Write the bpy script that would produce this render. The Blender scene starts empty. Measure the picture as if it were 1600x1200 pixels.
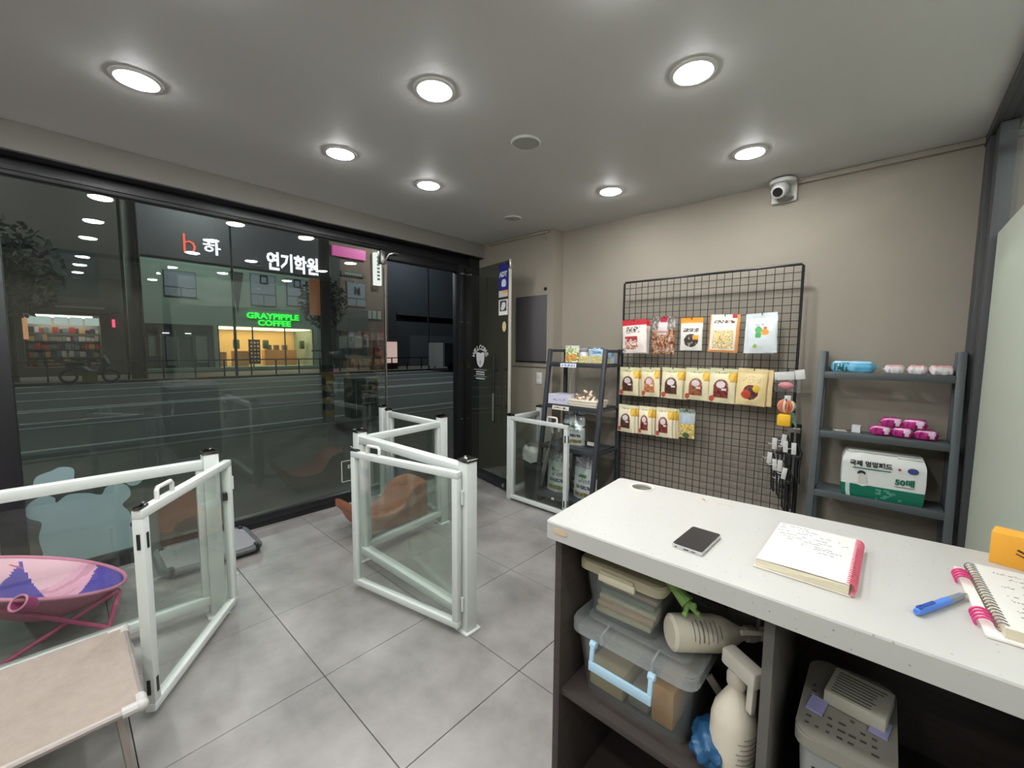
import bpy, bmesh, math, random
from mathutils import Vector, Matrix, noise
R = math.radians
scene = bpy.context.scene
COL = scene.collection
rnd = random.Random(7)

# ------------------------------------------------------------------ camera
CAM_H, FOC, PITCH, YAW, ROLL = 1.43, 647.0, R(4.91), R(42.28), R(0.49)
fw = Vector((-math.sin(YAW) * math.cos(PITCH), math.cos(YAW) * math.cos(PITCH), -math.sin(PITCH)))
rt = Vector((math.cos(YAW), math.sin(YAW), 0)); up = rt.cross(fw)
rt2 = rt * math.cos(ROLL) + up * math.sin(ROLL); up2 = -rt * math.sin(ROLL) + up * math.cos(ROLL)
cd = bpy.data.cameras.new('camera'); cam = bpy.data.objects.new('camera', cd); COL.objects.link(cam)
cd.sensor_fit = 'HORIZONTAL'; cd.sensor_width = 36; cd.lens = FOC / 1600 * 36; cd.clip_start = 0.02; cd.clip_end = 300
m3 = Matrix((rt2, up2, -fw)).transposed()
cam.matrix_world = Matrix.Translation((0, 0, CAM_H)) @ m3.to_4x4()
scene.camera = cam
# ------------------------------------------------------------------ night sky, exposure
w = bpy.data.worlds.new('night'); scene.world = w; w.use_nodes = True
w.node_tree.nodes['Background'].inputs[0].default_value = (0.35, 0.42, 0.6, 1)
w.node_tree.nodes['Background'].inputs[1].default_value = 0.012
vs = scene.view_settings
vs.view_transform = 'Standard'; vs.look = 'None'; vs.gamma = 1; vs.use_curve_mapping = False; vs.exposure = 0.12
LAMP_STRENGTH = 172.0

# ------------------------------------------------------------------ materials
def lin(c):
    return tuple(((x / 255) / 12.92 if x / 255 <= 0.04045 else ((x / 255 + 0.055) / 1.055) ** 2.4) for x in c[:3])
MATS = {}
def mat(name, col, rough=0.5, metal=0.0, spec=0.5, emit=0.0, var=0.0, vscale=6.0, bump=0.0, bscale=80.0, alpha=None, coat=0.0, stretch=None):
    if name in MATS: return MATS[name]
    m = bpy.data.materials.new(name); m.use_nodes = True; nt = m.node_tree; b = nt.nodes['Principled BSDF']
    c = lin(col) + (1,)
    b.inputs['Base Color'].default_value = c; b.inputs['Roughness'].default_value = rough
    b.inputs['Metallic'].default_value = metal; b.inputs['Specular IOR Level'].default_value = spec
    b.inputs['Coat Weight'].default_value = coat
    if emit:
        b.inputs['Emission Color'].default_value = c; b.inputs['Emission Strength'].default_value = emit
    if alpha is not None: b.inputs['Alpha'].default_value = alpha
    if var or bump:
        geo = nt.nodes.new('ShaderNodeNewGeometry'); vec = geo.outputs['Position']
        if stretch:
            mp = nt.nodes.new('ShaderNodeMapping'); mp.inputs['Scale'].default_value = stretch
            nt.links.new(vec, mp.inputs[0]); vec = mp.outputs[0]
    if var:
        n = nt.nodes.new('ShaderNodeTexNoise'); n.inputs['Scale'].default_value = vscale; n.inputs['Detail'].default_value = 6
        n.inputs['Roughness'].default_value = 0.6; nt.links.new(vec, n.inputs['Vector'])
        r = nt.nodes.new('ShaderNodeValToRGB'); r.color_ramp.elements[0].position = 0.3; r.color_ramp.elements[1].position = 0.7
        r.color_ramp.elements[0].color = tuple(x * (1 - var) for x in c[:3]) + (1,)
        r.color_ramp.elements[1].color = tuple(min(1, x * (1 + var)) for x in c[:3]) + (1,)
        nt.links.new(n.outputs[0], r.inputs[0]); nt.links.new(r.outputs[0], b.inputs['Base Color'])
    if bump:
        n2 = nt.nodes.new('ShaderNodeTexNoise'); n2.inputs['Scale'].default_value = bscale; nt.links.new(vec, n2.inputs['Vector'])
        bp = nt.nodes.new('ShaderNodeBump'); bp.inputs['Strength'].default_value = bump; bp.inputs['Distance'].default_value = 0.004
        nt.links.new(n2.outputs[0], bp.inputs['Height']); nt.links.new(bp.outputs[0], b.inputs['Normal'])
    MATS[name] = m
    return m

def glass(name, tint, ior=1.5, rough=0.0, haze=0.0):
    """clear pane: Fresnel mix of mirror and tinted see-through, same on both faces"""
    m = bpy.data.materials.new(name); m.use_nodes = True; nt = m.node_tree; nt.nodes.clear()
    out = nt.nodes.new('ShaderNodeOutputMaterial'); mix = nt.nodes.new('ShaderNodeMixShader')
    tr = nt.nodes.new('ShaderNodeBsdfTransparent'); gl = nt.nodes.new('ShaderNodeBsdfGlossy'); fr = nt.nodes.new('ShaderNodeFresnel')
    geo = nt.nodes.new('ShaderNodeNewGeometry'); mr = nt.nodes.new('ShaderNodeMapRange')
    mr.inputs[3].default_value = ior; mr.inputs[4].default_value = 1 / ior
    nt.links.new(geo.outputs['Backfacing'], mr.inputs[0]); nt.links.new(mr.outputs[0], fr.inputs[0])
    tr.inputs[0].default_value = tuple(tint) + (1,); gl.inputs[0].default_value = (1, 1, 1, 1); gl.inputs['Roughness'].default_value = rough
    nt.links.new(fr.outputs[0], mix.inputs[0]); nt.links.new(gl.outputs[0], mix.inputs[2])
    if haze:
        df = nt.nodes.new('ShaderNodeBsdfDiffuse'); df.inputs[0].default_value = (0.7, 0.72, 0.7, 1)
        mx = nt.nodes.new('ShaderNodeMixShader'); mx.inputs[0].default_value = haze
        nt.links.new(tr.outputs[0], mx.inputs[1]); nt.links.new(df.outputs[0], mx.inputs[2]); nt.links.new(mx.outputs[0], mix.inputs[1])
    else:
        nt.links.new(tr.outputs[0], mix.inputs[1])
    nt.links.new(mix.outputs[0], out.inputs[0]); MATS[name] = m
    return m

def frosted(name, col, trans=0.5, clear=0.0):
    m = bpy.data.materials.new(name); m.use_nodes = True; nt = m.node_tree; nt.nodes.clear()
    out = nt.nodes.new('ShaderNodeOutputMaterial')
    a = nt.nodes.new('ShaderNodeBsdfDiffuse'); t = nt.nodes.new('ShaderNodeBsdfTranslucent'); g = nt.nodes.new('ShaderNodeBsdfGlossy')
    c = lin(col) + (1,)
    a.inputs[0].default_value = c; t.inputs[0].default_value = c; g.inputs['Roughness'].default_value = 0.25
    mx = nt.nodes.new('ShaderNodeMixShader'); mx.inputs[0].default_value = trans
    nt.links.new(a.outputs[0], mx.inputs[1]); nt.links.new(t.outputs[0], mx.inputs[2])
    last = mx
    if clear:
        tr = nt.nodes.new('ShaderNodeBsdfTransparent'); m2 = nt.nodes.new('ShaderNodeMixShader'); m2.inputs[0].default_value = clear
        nt.links.new(mx.outputs[0], m2.inputs[1]); nt.links.new(tr.outputs[0], m2.inputs[2]); last = m2
    m3_ = nt.nodes.new('ShaderNodeMixShader'); m3_.inputs[0].default_value = 0.05
    nt.links.new(last.outputs[0], m3_.inputs[1]); nt.links.new(g.outputs[0], m3_.inputs[2]); nt.links.new(m3_.outputs[0], out.inputs[0])
    MATS[name] = m
    return m

def printed(name, rough, metal=0.0, alpha=None, emit=0.0):
    m = mat(name, (200, 200, 200), rough, metal, alpha=alpha); nt = m.node_tree; b = nt.nodes['Principled BSDF']
    a = nt.nodes.new('ShaderNodeAttribute'); a.attribute_name = 'print'; nt.links.new(a.outputs['Color'], b.inputs['Base Color'])
    if emit:
        nt.links.new(a.outputs['Color'], b.inputs['Emission Color']); b.inputs['Emission Strength'].default_value = emit
    return m

WALL = mat('wall_paint', (150, 142, 129), 0.75, var=0.035, vscale=1.6, bump=0.05, bscale=160)
CEIL = mat('ceiling_paint', (196, 195, 192), 0.6, var=0.02, vscale=1.2)
TILE = mat('grey_floor_tile', (134, 130, 127), 0.42, var=0.34, vscale=2.4, bump=0.03, bscale=60)
GROUT = mat('dark_grout', (70, 66, 62), 0.9)
BLACK = mat('black_frame_metal', (26, 26, 29), 0.38)
DKGREY = mat('dark_grey_frame', (62, 63, 64), 0.5)
WHITE = mat('white_coated_aluminium', (202, 206, 202), 0.35)
WHITEP = mat('white_plastic', (206, 206, 202), 0.4)
CHROME = mat('dark_chrome', (120, 118, 116), 0.18, 1.0)
STEEL = mat('brushed_steel', (170, 168, 165), 0.3, 1.0)
GLASS = glass('clear_glass', (0.90, 0.93, 0.905), haze=0.004)
WGLASS = glass('window_glass', (0.86, 0.90, 0.88), haze=0.004)
DGLASS = glass('tinted_door_glass', (0.55, 0.575, 0.53), haze=0.015)
FILM = frosted('frosted_film', (204, 208, 197), 0.55, 0.12)
TEALFILM = frosted('teal_window_film', (152, 176, 178), 0.35)
PMATTE = printed('printed_matte', 0.5)
PGLOSS = printed('printed_gloss', 0.28)
PFOIL = printed('printed_foil', 0.32, 0.45)
PCLEAR = printed('printed_clear_film', 0.2, alpha=0.8)
PLIT = printed('printed_lit', 0.5, emit=1.0)
def lamp_mat(name, col, s):
    m = bpy.data.materials.new(name); m.use_nodes = True; nt = m.node_tree; nt.nodes.clear()
    o = nt.nodes.new('ShaderNodeOutputMaterial'); e = nt.nodes.new('ShaderNodeEmission'); e.inputs[0].default_value = tuple(col) + (1,); e.inputs[1].default_value = s
    nt.links.new(e.outputs[0], o.inputs[0]); MATS[name] = m
    return m
LAMP = lamp_mat('led_diffuser', (0.975, 0.985, 1.0), LAMP_STRENGTH)

# ------------------------------------------------------------------ mesh builder
class MB:
    def __init__(s): s.bm = bmesh.new(); s.lay = None
    def _new(s, verts, m=None):
        return [s.bm.verts.new(m @ Vector(v) if m else v) for v in verts]
    def hexa(s, vs, bev=0.0, seg=2):
        v = s._new(vs); F = [(3, 2, 1, 0), (4, 5, 6, 7), (0, 1, 5, 4), (1, 2, 6, 5), (2, 3, 7, 6), (3, 0, 4, 7)]
        fs = [s.bm.faces.new([v[i] for i in f]) for f in F]
        if bev:
            es = list({e for f in fs for e in f.edges}); bmesh.ops.bevel(s.bm, geom=es, offset=bev, segments=seg, affect='EDGES', profile=0.5)
        return s
    def box(s, x0, x1, y0, y1, z0, z1, bev=0.0, m=None, seg=2):
        vs = [Vector(p) for p in ((x0, y0, z0), (x1, y0, z0), (x1, y1, z0), (x0, y1, z0), (x0, y0, z1), (x1, y0, z1), (x1, y1, z1), (x0, y1, z1))]
        if m: vs = [m @ v for v in vs]
        return s.hexa(vs, bev, seg)
    def bar(s, A, B, wd, ht, bev=0.0, upv=(0, 0, 1)):
        A, B = Vector(A), Vector(B); d = (B - A); L = d.length; d.normalize(); side = d.cross(Vector(upv))
        if side.length < 1e-5: side = d.cross(Vector((1, 0, 0)))
        side.normalize(); u = side.cross(d)
        vs = [P + side * (a * wd / 2) + u * (b * ht / 2) for b in (-1, 1) for P, a in ((A, -1), (B, -1), (B, 1), (A, 1))]
        v2 = [vs[0], vs[3], vs[2], vs[1], vs[4], vs[7], vs[6], vs[5]]
        return s.hexa(v2, bev)
    def cyl(s, p0, p1, r0, r1=None, n=14):
        return s.tube([p0, p1], r0, n, r_end=r1)
    def tube(s, pts, r, n=8, closed=False, r_end=None, radii=None):
        pts = [Vector(p) for p in pts]; k = len(pts); rings = []; prev = None
        for i, p in enumerate(pts):
            if closed: t = pts[(i + 1) % k] - pts[i - 1]
            else: t = pts[min(i + 1, k - 1)] - pts[max(i - 1, 0)]
            t.normalize()
            a = prev if prev is not None else (Vector((0, 0, 1)) if abs(t.z) < 0.9 else Vector((1, 0, 0)))
            b = t.cross(a)
            if b.length < 1e-6: b = t.cross(Vector((0, 1, 0)))
            b.normalize(); a2 = b.cross(t); prev = a2
            rr = radii[i] if radii else (r if r_end is None else r + (r_end - r) * i / (k - 1))
            rings.append([s.bm.verts.new(p + (a2 * math.cos(q) + b * math.sin(q)) * rr) for q in (2 * math.pi * j / n for j in range(n))])
        m = k if closed else k - 1
        for i in range(m):
            A, B = rings[i], rings[(i + 1) % k]
            for j in range(n): s.bm.faces.new([A[j], A[(j + 1) % n], B[(j + 1) % n], B[j]])
        if not closed:
            s.bm.faces.new(rings[0]); s.bm.faces.new(rings[-1][::-1])
        return s
    def lathe(s, prof, n=24, c=(0, 0, 0), sx=1.0, sy=1.0, m=None):
        rings = []
        for r, z in prof:
            if r < 1e-6: rings.append([s._new([(c[0], c[1], c[2] + z)], m)[0]] * n)
            else: rings.append(s._new([(c[0] + sx * r * math.cos(2 * math.pi * j / n), c[1] + sy * r * math.sin(2 * math.pi * j / n), c[2] + z) for j in range(n)], m))
        for A, B in zip(rings, rings[1:]):
            for j in range(n):
                q = [A[j], A[(j + 1) % n], B[(j + 1) % n], B[j]]; u = []
                for v in q:
                    if v not in u: u.append(v)
                if len(u) > 2: s.bm.faces.new(u)
        return s
    def prism(s, poly, d0, d1, m=None, bev=0.0):
        """polygon in local XY pushed from d0 to d1 along local Z"""
        A = s._new([(x, y, d0) for x, y in poly], m); B = s._new([(x, y, d1) for x, y in poly], m); n = len(poly)
        fs = [s.bm.faces.new(A[::-1]), s.bm.faces.new(B)]
        for i in range(n): fs.append(s.bm.faces.new([A[i], A[(i + 1) % n], B[(i + 1) % n], B[i]]))
        if bev:
            es = list({e for e in fs[1].edges}); bmesh.ops.bevel(s.bm, geom=es, offset=bev, segments=2, affect='EDGES')
        return s
    def surf(s, f, nx, ny, paint=None, wrapx=False, flip=False):
        if paint and s.lay is None: s.lay = s.bm.loops.layers.float_color.new('print')
        g = [[s.bm.verts.new(f(i / nx, j / ny)) for i in range(nx + (0 if wrapx else 1))] for j in range(ny + 1)]
        for j in range(ny):
            for i in range(nx):
                i2 = (i + 1) % nx if wrapx else i + 1
                q = [g[j][i], g[j][i2], g[j + 1][i2], g[j + 1][i]]
                if flip: q = q[::-1]
                fc = s.bm.faces.new(q)
                if paint:
                    c = lin(paint((i + .5) / nx, (j + .5) / ny)) + (1,)
                    for l in fc.loops: l[s.lay] = c
        return g
    def paint_rest(s, col):
        if s.lay is None: s.lay = s.bm.loops.layers.float_color.new('print')
        c = lin(col) + (1,)
        for f in s.bm.faces:
            for l in f.loops:
                if l[s.lay][3] == 0 or sum(l[s.lay][:3]) == 0: l[s.lay] = c
        return s
    def blob(s, c, rx, ry, rz, nu=14, nv=8, wob=0.0, m=None):
        def f(u, v):
            a, b = 2 * math.pi * u, math.pi * (v - .5); p = Vector((math.cos(a) * math.cos(b), math.sin(a) * math.cos(b), math.sin(b)))
            k = 1 + (wob * noise.noise(p * 2.3 + Vector(c) * 7) if wob else 0)
            q = Vector((c[0] + p.x * rx * k, c[1] + p.y * ry * k, c[2] + p.z * rz * k))
            return m @ q if m else q
        s.surf(f, nu, nv, wrapx=True); bmesh.ops.remove_doubles(s.bm, verts=s.bm.verts, dist=1e-6)
        return s

XF = {}
def link(o, parent):
    COL.objects.link(o)
    if parent: o.parent = parent
    return o
def obj(name, mb, material, parent=None, world=False, angle=35):
    """one mesh object; world=True: coordinates are world ones, moved into the thing's own frame"""
    bm = mb.bm
    if parent is not None and world: bm.transform(XF[parent.name].inverted())
    bmesh.ops.recalc_face_normals(bm, faces=bm.faces)
    me = bpy.data.meshes.new(name); bm.to_mesh(me); bm.free()
    for p in me.polygons: p.use_smooth = True
    me.set_sharp_from_angle(angle=R(angle)); me.materials.append(material)
    o = bpy.data.objects.new(name, me)
    link(o, parent); XF[o.name] = XF[parent.name] if parent is not None else Matrix.Identity(4)
    return o
def tag(o, label, cat, group=None):
    o['label'] = label; o['category'] = cat
    if group: o['group'] = group
    return o
def thing(name, label, cat, loc=(0, 0, 0), rz=0.0, group=None):
    o = bpy.data.objects.new(name, None); COL.objects.link(o); o.location = loc; o.rotation_euler = (0, 0, rz); o.empty_display_size = 0.1
    XF[o.name] = Matrix.Translation(loc) @ Matrix.Rotation(rz, 4, 'Z')
    return tag(o, label, cat, group)
def struct(name, mb, material, parent=None, world=False):
    o = obj(name, mb, material, parent, world)
    if parent is None: o['kind'] = 'structure'
    return o
def at(o, loc, rz=0.0, rx=0.0, ry=0.0):
    o.location = loc; o.rotation_euler = (rx, ry, rz)
    if o.name in XF and not o.parent: XF[o.name] = Matrix.Translation(loc) @ o.rotation_euler.to_matrix().to_4x4()
    return o
def copy_tree(o, parent=None):
    c = o.copy(); COL.objects.link(c); c.parent = parent
    for ch in list(o.children): copy_tree(ch, c)
    XF[c.name] = XF[o.name].copy()
    return c
TXT = {}
def text(name, s, size, material, parent, loc, rot, extrude=0.001, bold=0.0, sx=1.0, align='CENTER', slant=0.0, spacing=1.0):
    c = bpy.data.curves.new(name, 'FONT'); c.body = s; c.size = size; c.extrude = extrude; c.offset = bold; c.align_x = align; c.align_y = 'CENTER'
    c.shear = slant; c.space_character = spacing; c.resolution_u = 2
    t = bpy.data.objects.new('tmp', c); COL.objects.link(t)
    dg = bpy.context.evaluated_depsgraph_get(); me = bpy.data.meshes.new_from_object(t.evaluated_get(dg))
    bpy.data.objects.remove(t); bpy.data.curves.remove(c)
    me.transform(Matrix.Diagonal((sx, 1, 1, 1))); me.materials.clear(); me.materials.append(material); me.name = name
    o = bpy.data.objects.new(name, me); link(o, parent); o.location = loc; o.rotation_euler = rot; XF[o.name] = XF[parent.name]
    return o

# ================================================================== THE SHOP (setting)
H = 2.60; XW = -3.63; YB = 3.50; YL = 3.35; XP = 0.36; XR = 3.10; YF = -2.30
fl = struct('floor', MB().box(XW - .05, XR + .1, YF - .1, YB + .1, -0.12, -0.006), GROUT)
tile_me = None
for i in range(-4, 9):
    for j in range(-6, 6):
        x0, y0 = -1.732 + .6 * i, .708 + .6 * j; x1, y1 = x0 + .6, y0 + .6
        a, b, c, d = max(x0, XW + .02), min(x1, XR), max(y0, YF), min(y1, YB)
        if b - a < .02 or d - c < .02: continue
        full = (b - a > .599 and d - c > .599)
        if full and tile_me is not None:
            t = bpy.data.objects.new('tile', tile_me); link(t, fl)
        else:
            hx, hy = (b - a) / 2 - .0017, (d - c) / 2 - .0017
            t = obj('tile', MB().box(-hx, hx, -hy, hy, -0.02, 0.0, 0.0012, seg=1), TILE, fl)
            if full: tile_me = t.data
        t.location = ((a + b) / 2, (c + d) / 2, 0)
struct('ceiling', MB().box(XW - .05, XR + .1, YF - .1, YB + .1, H, H + .12), CEIL)
struct('wall_back', MB().box(-2.52, XR + .1, YB, YB + .15, -.05, H), WALL)
wl = struct('wall_back_pier', MB().box(XW - .03, -2.50, YL, YB + .15, -.05, H), WALL)
struct('wall_front', MB().box(XW, XR + .1, YF - .12, YF, -.05, H), WALL)
struct('wall_right', MB().box(XR, XR + .12, YF, YB, -.05, H), WALL)
# header over the shop window
hd = struct('trim_1', MB().box(XW - .1, -3.49, YF, YL, 2.452, H), mat('fascia_paint', (122, 118, 111), .75, var=.03, vscale=1.6))
obj('soffit', MB().box(XW - .09, -3.492, YF, YL - .005, 2.444, 2.4515), BLACK, hd)
# groove line on the pier under the flush panel
obj('joint_cover', MB().box(-3.05, -2.56, YL - .004, YL, 1.232, 1.242), GROUT, wl)
p = obj('cable_hole', MB().lathe([(0, 0), (.018, 0), (.018, .004), (.012, .006), (0, .006)], 14, m=Matrix.Translation((-2.60, YL - .0005, 2.03)) @ Matrix.Rotation(R(90), 4, 'X')), BLACK, wl)
# cable ducts under the ceiling
struct('trim_2', MB().box(-.54, XP, YB - .03, YB, 2.565, 2.598, .003), WALL)
dl = struct('trim_3', MB().box(-3.40, -2.56, YL - .022, YL, 2.572, 2.598, .003), WALL)
obj('cable_hook', MB().tube([(-2.60, YL - .012, 2.57), (-2.60, YL - .014, 2.52), (-2.595, YL - .03, 2.505), (-2.585, YL - .04, 2.53)], .006), WALL, dl)

# ------------------------------------------------------------------ shop window
wn = struct('window_1', MB().box(XW - .05, XW + .03, YF, 2.17, 0, .10, .004), BLACK)
for nm, mb in (('head_rail', MB().box(XW - .05, XW + .02, YF, YL - .005, 2.352, 2.4435, .004)),
               ('head_bead', MB().box(XW + .02, XW + .035, YF, 2.17, 2.375, 2.39)),
               ('mullion', MB().box(XW - .06, XW + .05, -.27, -.17, .10, 2.352, .004)),
               ('sill_bead', MB().box(XW + .03, XW + .045, -.17, 2.15, .05, .075)),
               ('door_jamb', MB().box(XW - .06, XW + .05, 3.05, 3.20, 0, 2.352, .004)),
               ('jamb_stop', MB().box(XW + .05, XW + .09, 3.13, 3.20, 0, 2.31, .003)),
               ('side_post', MB().box(XW - .06, XW + .06, 3.20, YL - .002, 0, 2.4435)),
               ('door_transom', MB().box(XW - .06, XW + .03, 2.17, 3.05, 2.27, 2.352, .003))):
    obj(nm, mb, BLACK, wn)
obj('pane', MB().box(XW - .006, XW + .006, -.17, 2.155, .095, 2.358), WGLASS, wn)
obj('pane', MB().box(XW - .006, XW + .006, YF, -.27, .095, 2.358), WGLASS, wn)
obj('glass_clamp', MB().box(XW - .03, XW + .03, 2.11, 2.17, 2.22, 2.345, .004), STEEL, wn)
obj('edge_strip', MB().box(XW - .01, XW + .01, 2.155, 2.168, .1, 2.19), STEEL, wn)
hk = obj('closer_hook', MB().tube([(XW + .03, 2.16, 2.26), (XW + .06, 2.18, 2.31), (XW + .08, 2.23, 2.325), (XW + .08, 2.28, 2.322)], .009), STEEL, wn)
obj('strike_plate', MB().box(XW + .05, XW + .056, 3.075, 3.095, 1.20, 1.26), mat('brass', (170, 130, 80), .3, 1), wn)
for z in (.62, 1.72): obj('jamb_screw', MB().lathe([(0, 0), (.012, 0), (.01, .006), (0, .008)], 10, m=Matrix.Translation((XW + .05, 3.09, z)) @ Matrix.Rotation(R(90), 4, 'Y')), STEEL, wn)
obj('top_pivot', MB().box(XW + .05, XW + .075, 3.06, 3.13, 2.235, 2.262, .004), STEEL, wn)
# small notice stuck on the window beside the middle gate
nt_ = thing('window_notice', 'small clear notice with white outlined border on the window glass', 'sticker', (XW + .0065, 1.78, .30))
fr_ = MB()
for a, b in (((-.09, -.10), (.09, -.10)), ((.09, -.10), (.09, .09)), ((.09, .09), (-.09, .09)), ((-.09, .09), (-.09, -.10))): fr_.bar((.0015, a[0], a[1]), (.0015, b[0], b[1]), .006, .003)
obj('border', fr_, WHITEP, nt_)
text('lettering', 'EM', .045, WHITEP, nt_, (.0015, -.005, .03), (R(90), 0, R(90)), .0008)
# teal bear and cloud film on the window
def film(label, pts, name='window_film'):
    c = (sum(p[0] for p in pts) / len(pts), sum(p[1] for p in pts) / len(pts))
    m = Matrix.Rotation(R(90), 4, 'Z') @ Matrix.Rotation(R(90), 4, 'X')
    o = obj(name, MB().prism([(a - c[0], b - c[1]) for a, b in pts], -.0008, .0008, m), TEALFILM); at(o, (XW + .0075, c[0], c[1]))
    return tag(o, label, 'window sticker', 'teal film shapes on the shop window')
def smooth(pts, n=6):
    out = []; k = len(pts)
    for i in range(k):
        p0, p1, p2, p3 = (Vector(pts[(i + q) % k]) for q in (-1, 0, 1, 2))
        for s_ in range(n):
            t = s_ / n
            out.append(tuple(.5 * ((2 * p1) + (-p0 + p2) * t + (2 * p0 - 5 * p1 + 4 * p2 - p3) * t * t + (-p0 + 3 * p1 - 3 * p2 + p3) * t ** 3)))
    return out
bear = smooth([(-.10, .102), (-.12, .20), (-.13, .30), (-.115, .385), (-.165, .43), (-.165, .50), (-.10, .545), (-.055, .52), (-.05, .49), (.0, .525), (.08, .515), (.14, .49), (.165, .53), (.215, .545), (.265, .515), (.275, .45), (.235, .40), (.26, .35), (.275, .29), (.262, .25), (.285, .2), (.27, .102)], 5)
film('large teal bear-shaped film low on the shop window', bear)
film('teal cloud-shaped film above the bear film, cut by the white rail', smooth([(-.13, .60), (-.12, .66), (-.06, .685), (-.02, .70), (.03, .68), (.03, .62), (.02, .56), (-.03, .545), (-.08, .565)]))
film('small round teal spot of film beside the bear film', smooth([(.255, .57), (.265, .525), (.30, .51), (.335, .53), (.34, .565), (.30, .59)]))

# ------------------------------------------------------------------ glass entrance door, swung in
DA, DB = Vector((-3.585, 3.14, 0)), Vector((-2.73, 2.957, 0)); dd = (DB - DA); DL = dd.length; drz = math.atan2(dd.y, dd.x)
dr = thing('glass_door', 'tinted frameless glass entrance door swung open against the back wall', 'door', DA, drz)
obj('leaf', MB().box(.0, DL, -.006, .006, .03, 2.27), DGLASS, dr)
obj('bottom_rail', MB().box(0, DL, -.02, .02, .02, .115, .003), BLACK, dr)
obj('edge_seal', MB().box(DL, DL + .014, -.014, .014, .03, 2.275, .002), mat('pale_seal', (176, 172, 160), .4), dr)
obj('floor_lock', MB().lathe([(0, 0), (.02, 0), (.02, .012), (0, .014)], 14, m=Matrix.Translation((DL - .05, -.02, .06)) @ Matrix.Rotation(R(90), 4, 'X')), STEEL, dr)
obj('top_lock', MB().box(DL - .002, DL + .03, -.02, .02, 2.19, 2.26, .003), STEEL, dr)
for sx_, yy, mm in ((.69, -.06, BLACK), (.80, .05, BLACK)):
    mb = MB().cyl((sx_, yy, .68), (sx_, yy, 1.38), .014, n=12)
    mb.cyl((sx_, 0, .85), (sx_, yy, .85), .009, n=8).cyl((sx_, 0, 1.22), (sx_, yy, 1.22), .009, n=8)
    h_ = obj('pull_handle', mb, mm, dr)
    obj('grip', MB().cyl((sx_, yy - .003, .70), (sx_, yy - .003, .98), .0135, n=12), STEEL, h_)
# stickers on the door glass
def dsticker(name, s0, s1, z0, z1, paint, nx, ny, label, oval=False):
    def f(u, v):
        return Vector((s0 + (s1 - s0) * u, -.0075, z0 + (z1 - z0) * v))
    mb = MB(); mb.surf(f, nx, ny, paint); return obj(name, mb, PMATTE, dr)
def p_sec(u, v):
    if v > .93 and abs(u - .5) > .3: return (40, 44, 40)
    if v < .12: return (196, 190, 176)
    if v < .2: return (214, 150, 90) if u > .4 else (190, 188, 180)
    if .3 < v < .52 and (u - .55) ** 2 + ((v - .4) * 2) ** 2 < .07: return (205, 210, 228)
    return (38, 44, 128)
st = dsticker('security_sticker', .70, .855, 1.93, 2.25, p_sec, 20, 36, '')
text('lettering', 'ADT', .066, WHITEP, dr, (.777, -.009, 2.145), (R(90), 0, 0), .0006, .003, .95)
def p_dog(u, v):
    if u < .1 or u > .9 or v > .93 or v < .22: return (226, 226, 222)
    if (u - .55) ** 2 + (v - .62) ** 2 < .05 or (u - .4) ** 2 + (v - .45) ** 2 < .02: return (214, 214, 212)
    return (52, 52, 56)
dsticker('dog_sticker', .70, .855, 1.755, 1.905, p_dog, 16, 16, '')
def p_oval(u, v): return (206, 190, 140) if (u - .5) ** 2 > .05 else (186, 170, 118)
mo = MB().prism([(.797 + .032 * math.cos(a), 1.642 + .05 * math.sin(a)) for a in (2 * math.pi * k / 18 for k in range(18))], .0065, .008, Matrix.Rotation(R(90), 4, 'X'))
obj('oval_sticker', mo, mat('pale_yellow', (206, 192, 146), .5), dr)
for k, ch in enumerate('WELCOME'):
    a = R(62 - k * 124 / 6)
    text('lettering', ch, .072, WHITEP, dr, (.35 - .145 * math.sin(a), -.008, 1.30 + .135 * math.cos(a)), (R(90), 0, 0), .0006, .0025).rotation_euler = (R(90), -a, 0)
dogp = smooth([(.27, 1.375), (.31, 1.385), (.35, 1.375), (.39, 1.385), (.43, 1.375), (.425, 1.30), (.40, 1.25), (.35, 1.225), (.30, 1.25), (.275, 1.30)], 4)
obj('dog_face', MB().prism(dogp, .0065, .008, Matrix.Rotation(R(90), 4, 'X')), mat('sticker_grey', (214, 214, 218), .5), dr)
obj('dog_tongue', MB().prism([(.335, 1.30), (.365, 1.30), (.37, 1.265), (.35, 1.25), (.33, 1.265)], .008, .009, Matrix.Rotation(R(90), 4, 'X')), mat('sticker_shade', (168, 168, 178), .5), dr)
mb = MB()
for z, l, hh in ((1.20, .13, .004), (1.175, .085, .014), (1.15, .085, .014), (1.128, .13, .004), (1.105, .09, .014)):
    mb.box(.35 - l, .35 + l, -.0085, -.0065, z - hh / 2, z + hh / 2)
obj('lettering_lines', mb, mat('sticker_grey2', (190, 190, 190), .5), dr)

# flush panel and switch on the pier
pn = thing('panel_box', 'flush dark grey service panel on the back wall behind the door', 'wall panel', (-2.78, YL, 1.635))
obj('door', MB().box(-.20, .20, -.018, 0, -.335, .335, .003), mat('panel_grey', (84, 80, 82), .55), pn)
obj('lip', MB().box(-.205, .205, -.02, 0, -.345, -.336), BLACK, pn)
sw = thing('light_switch', 'white rectangular light switch beside the left shelf', 'switch', (-2.665, YL, 1.125))
obj('plate', MB().box(-.035, .035, -.008, 0, -.06, .06, .003), WHITEP, sw)
for z in (-.028, .028): obj('rocker', MB().box(-.02, .02, -.012, -.008, z - .02, z + .02, .002), WHITEP, sw)
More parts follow.
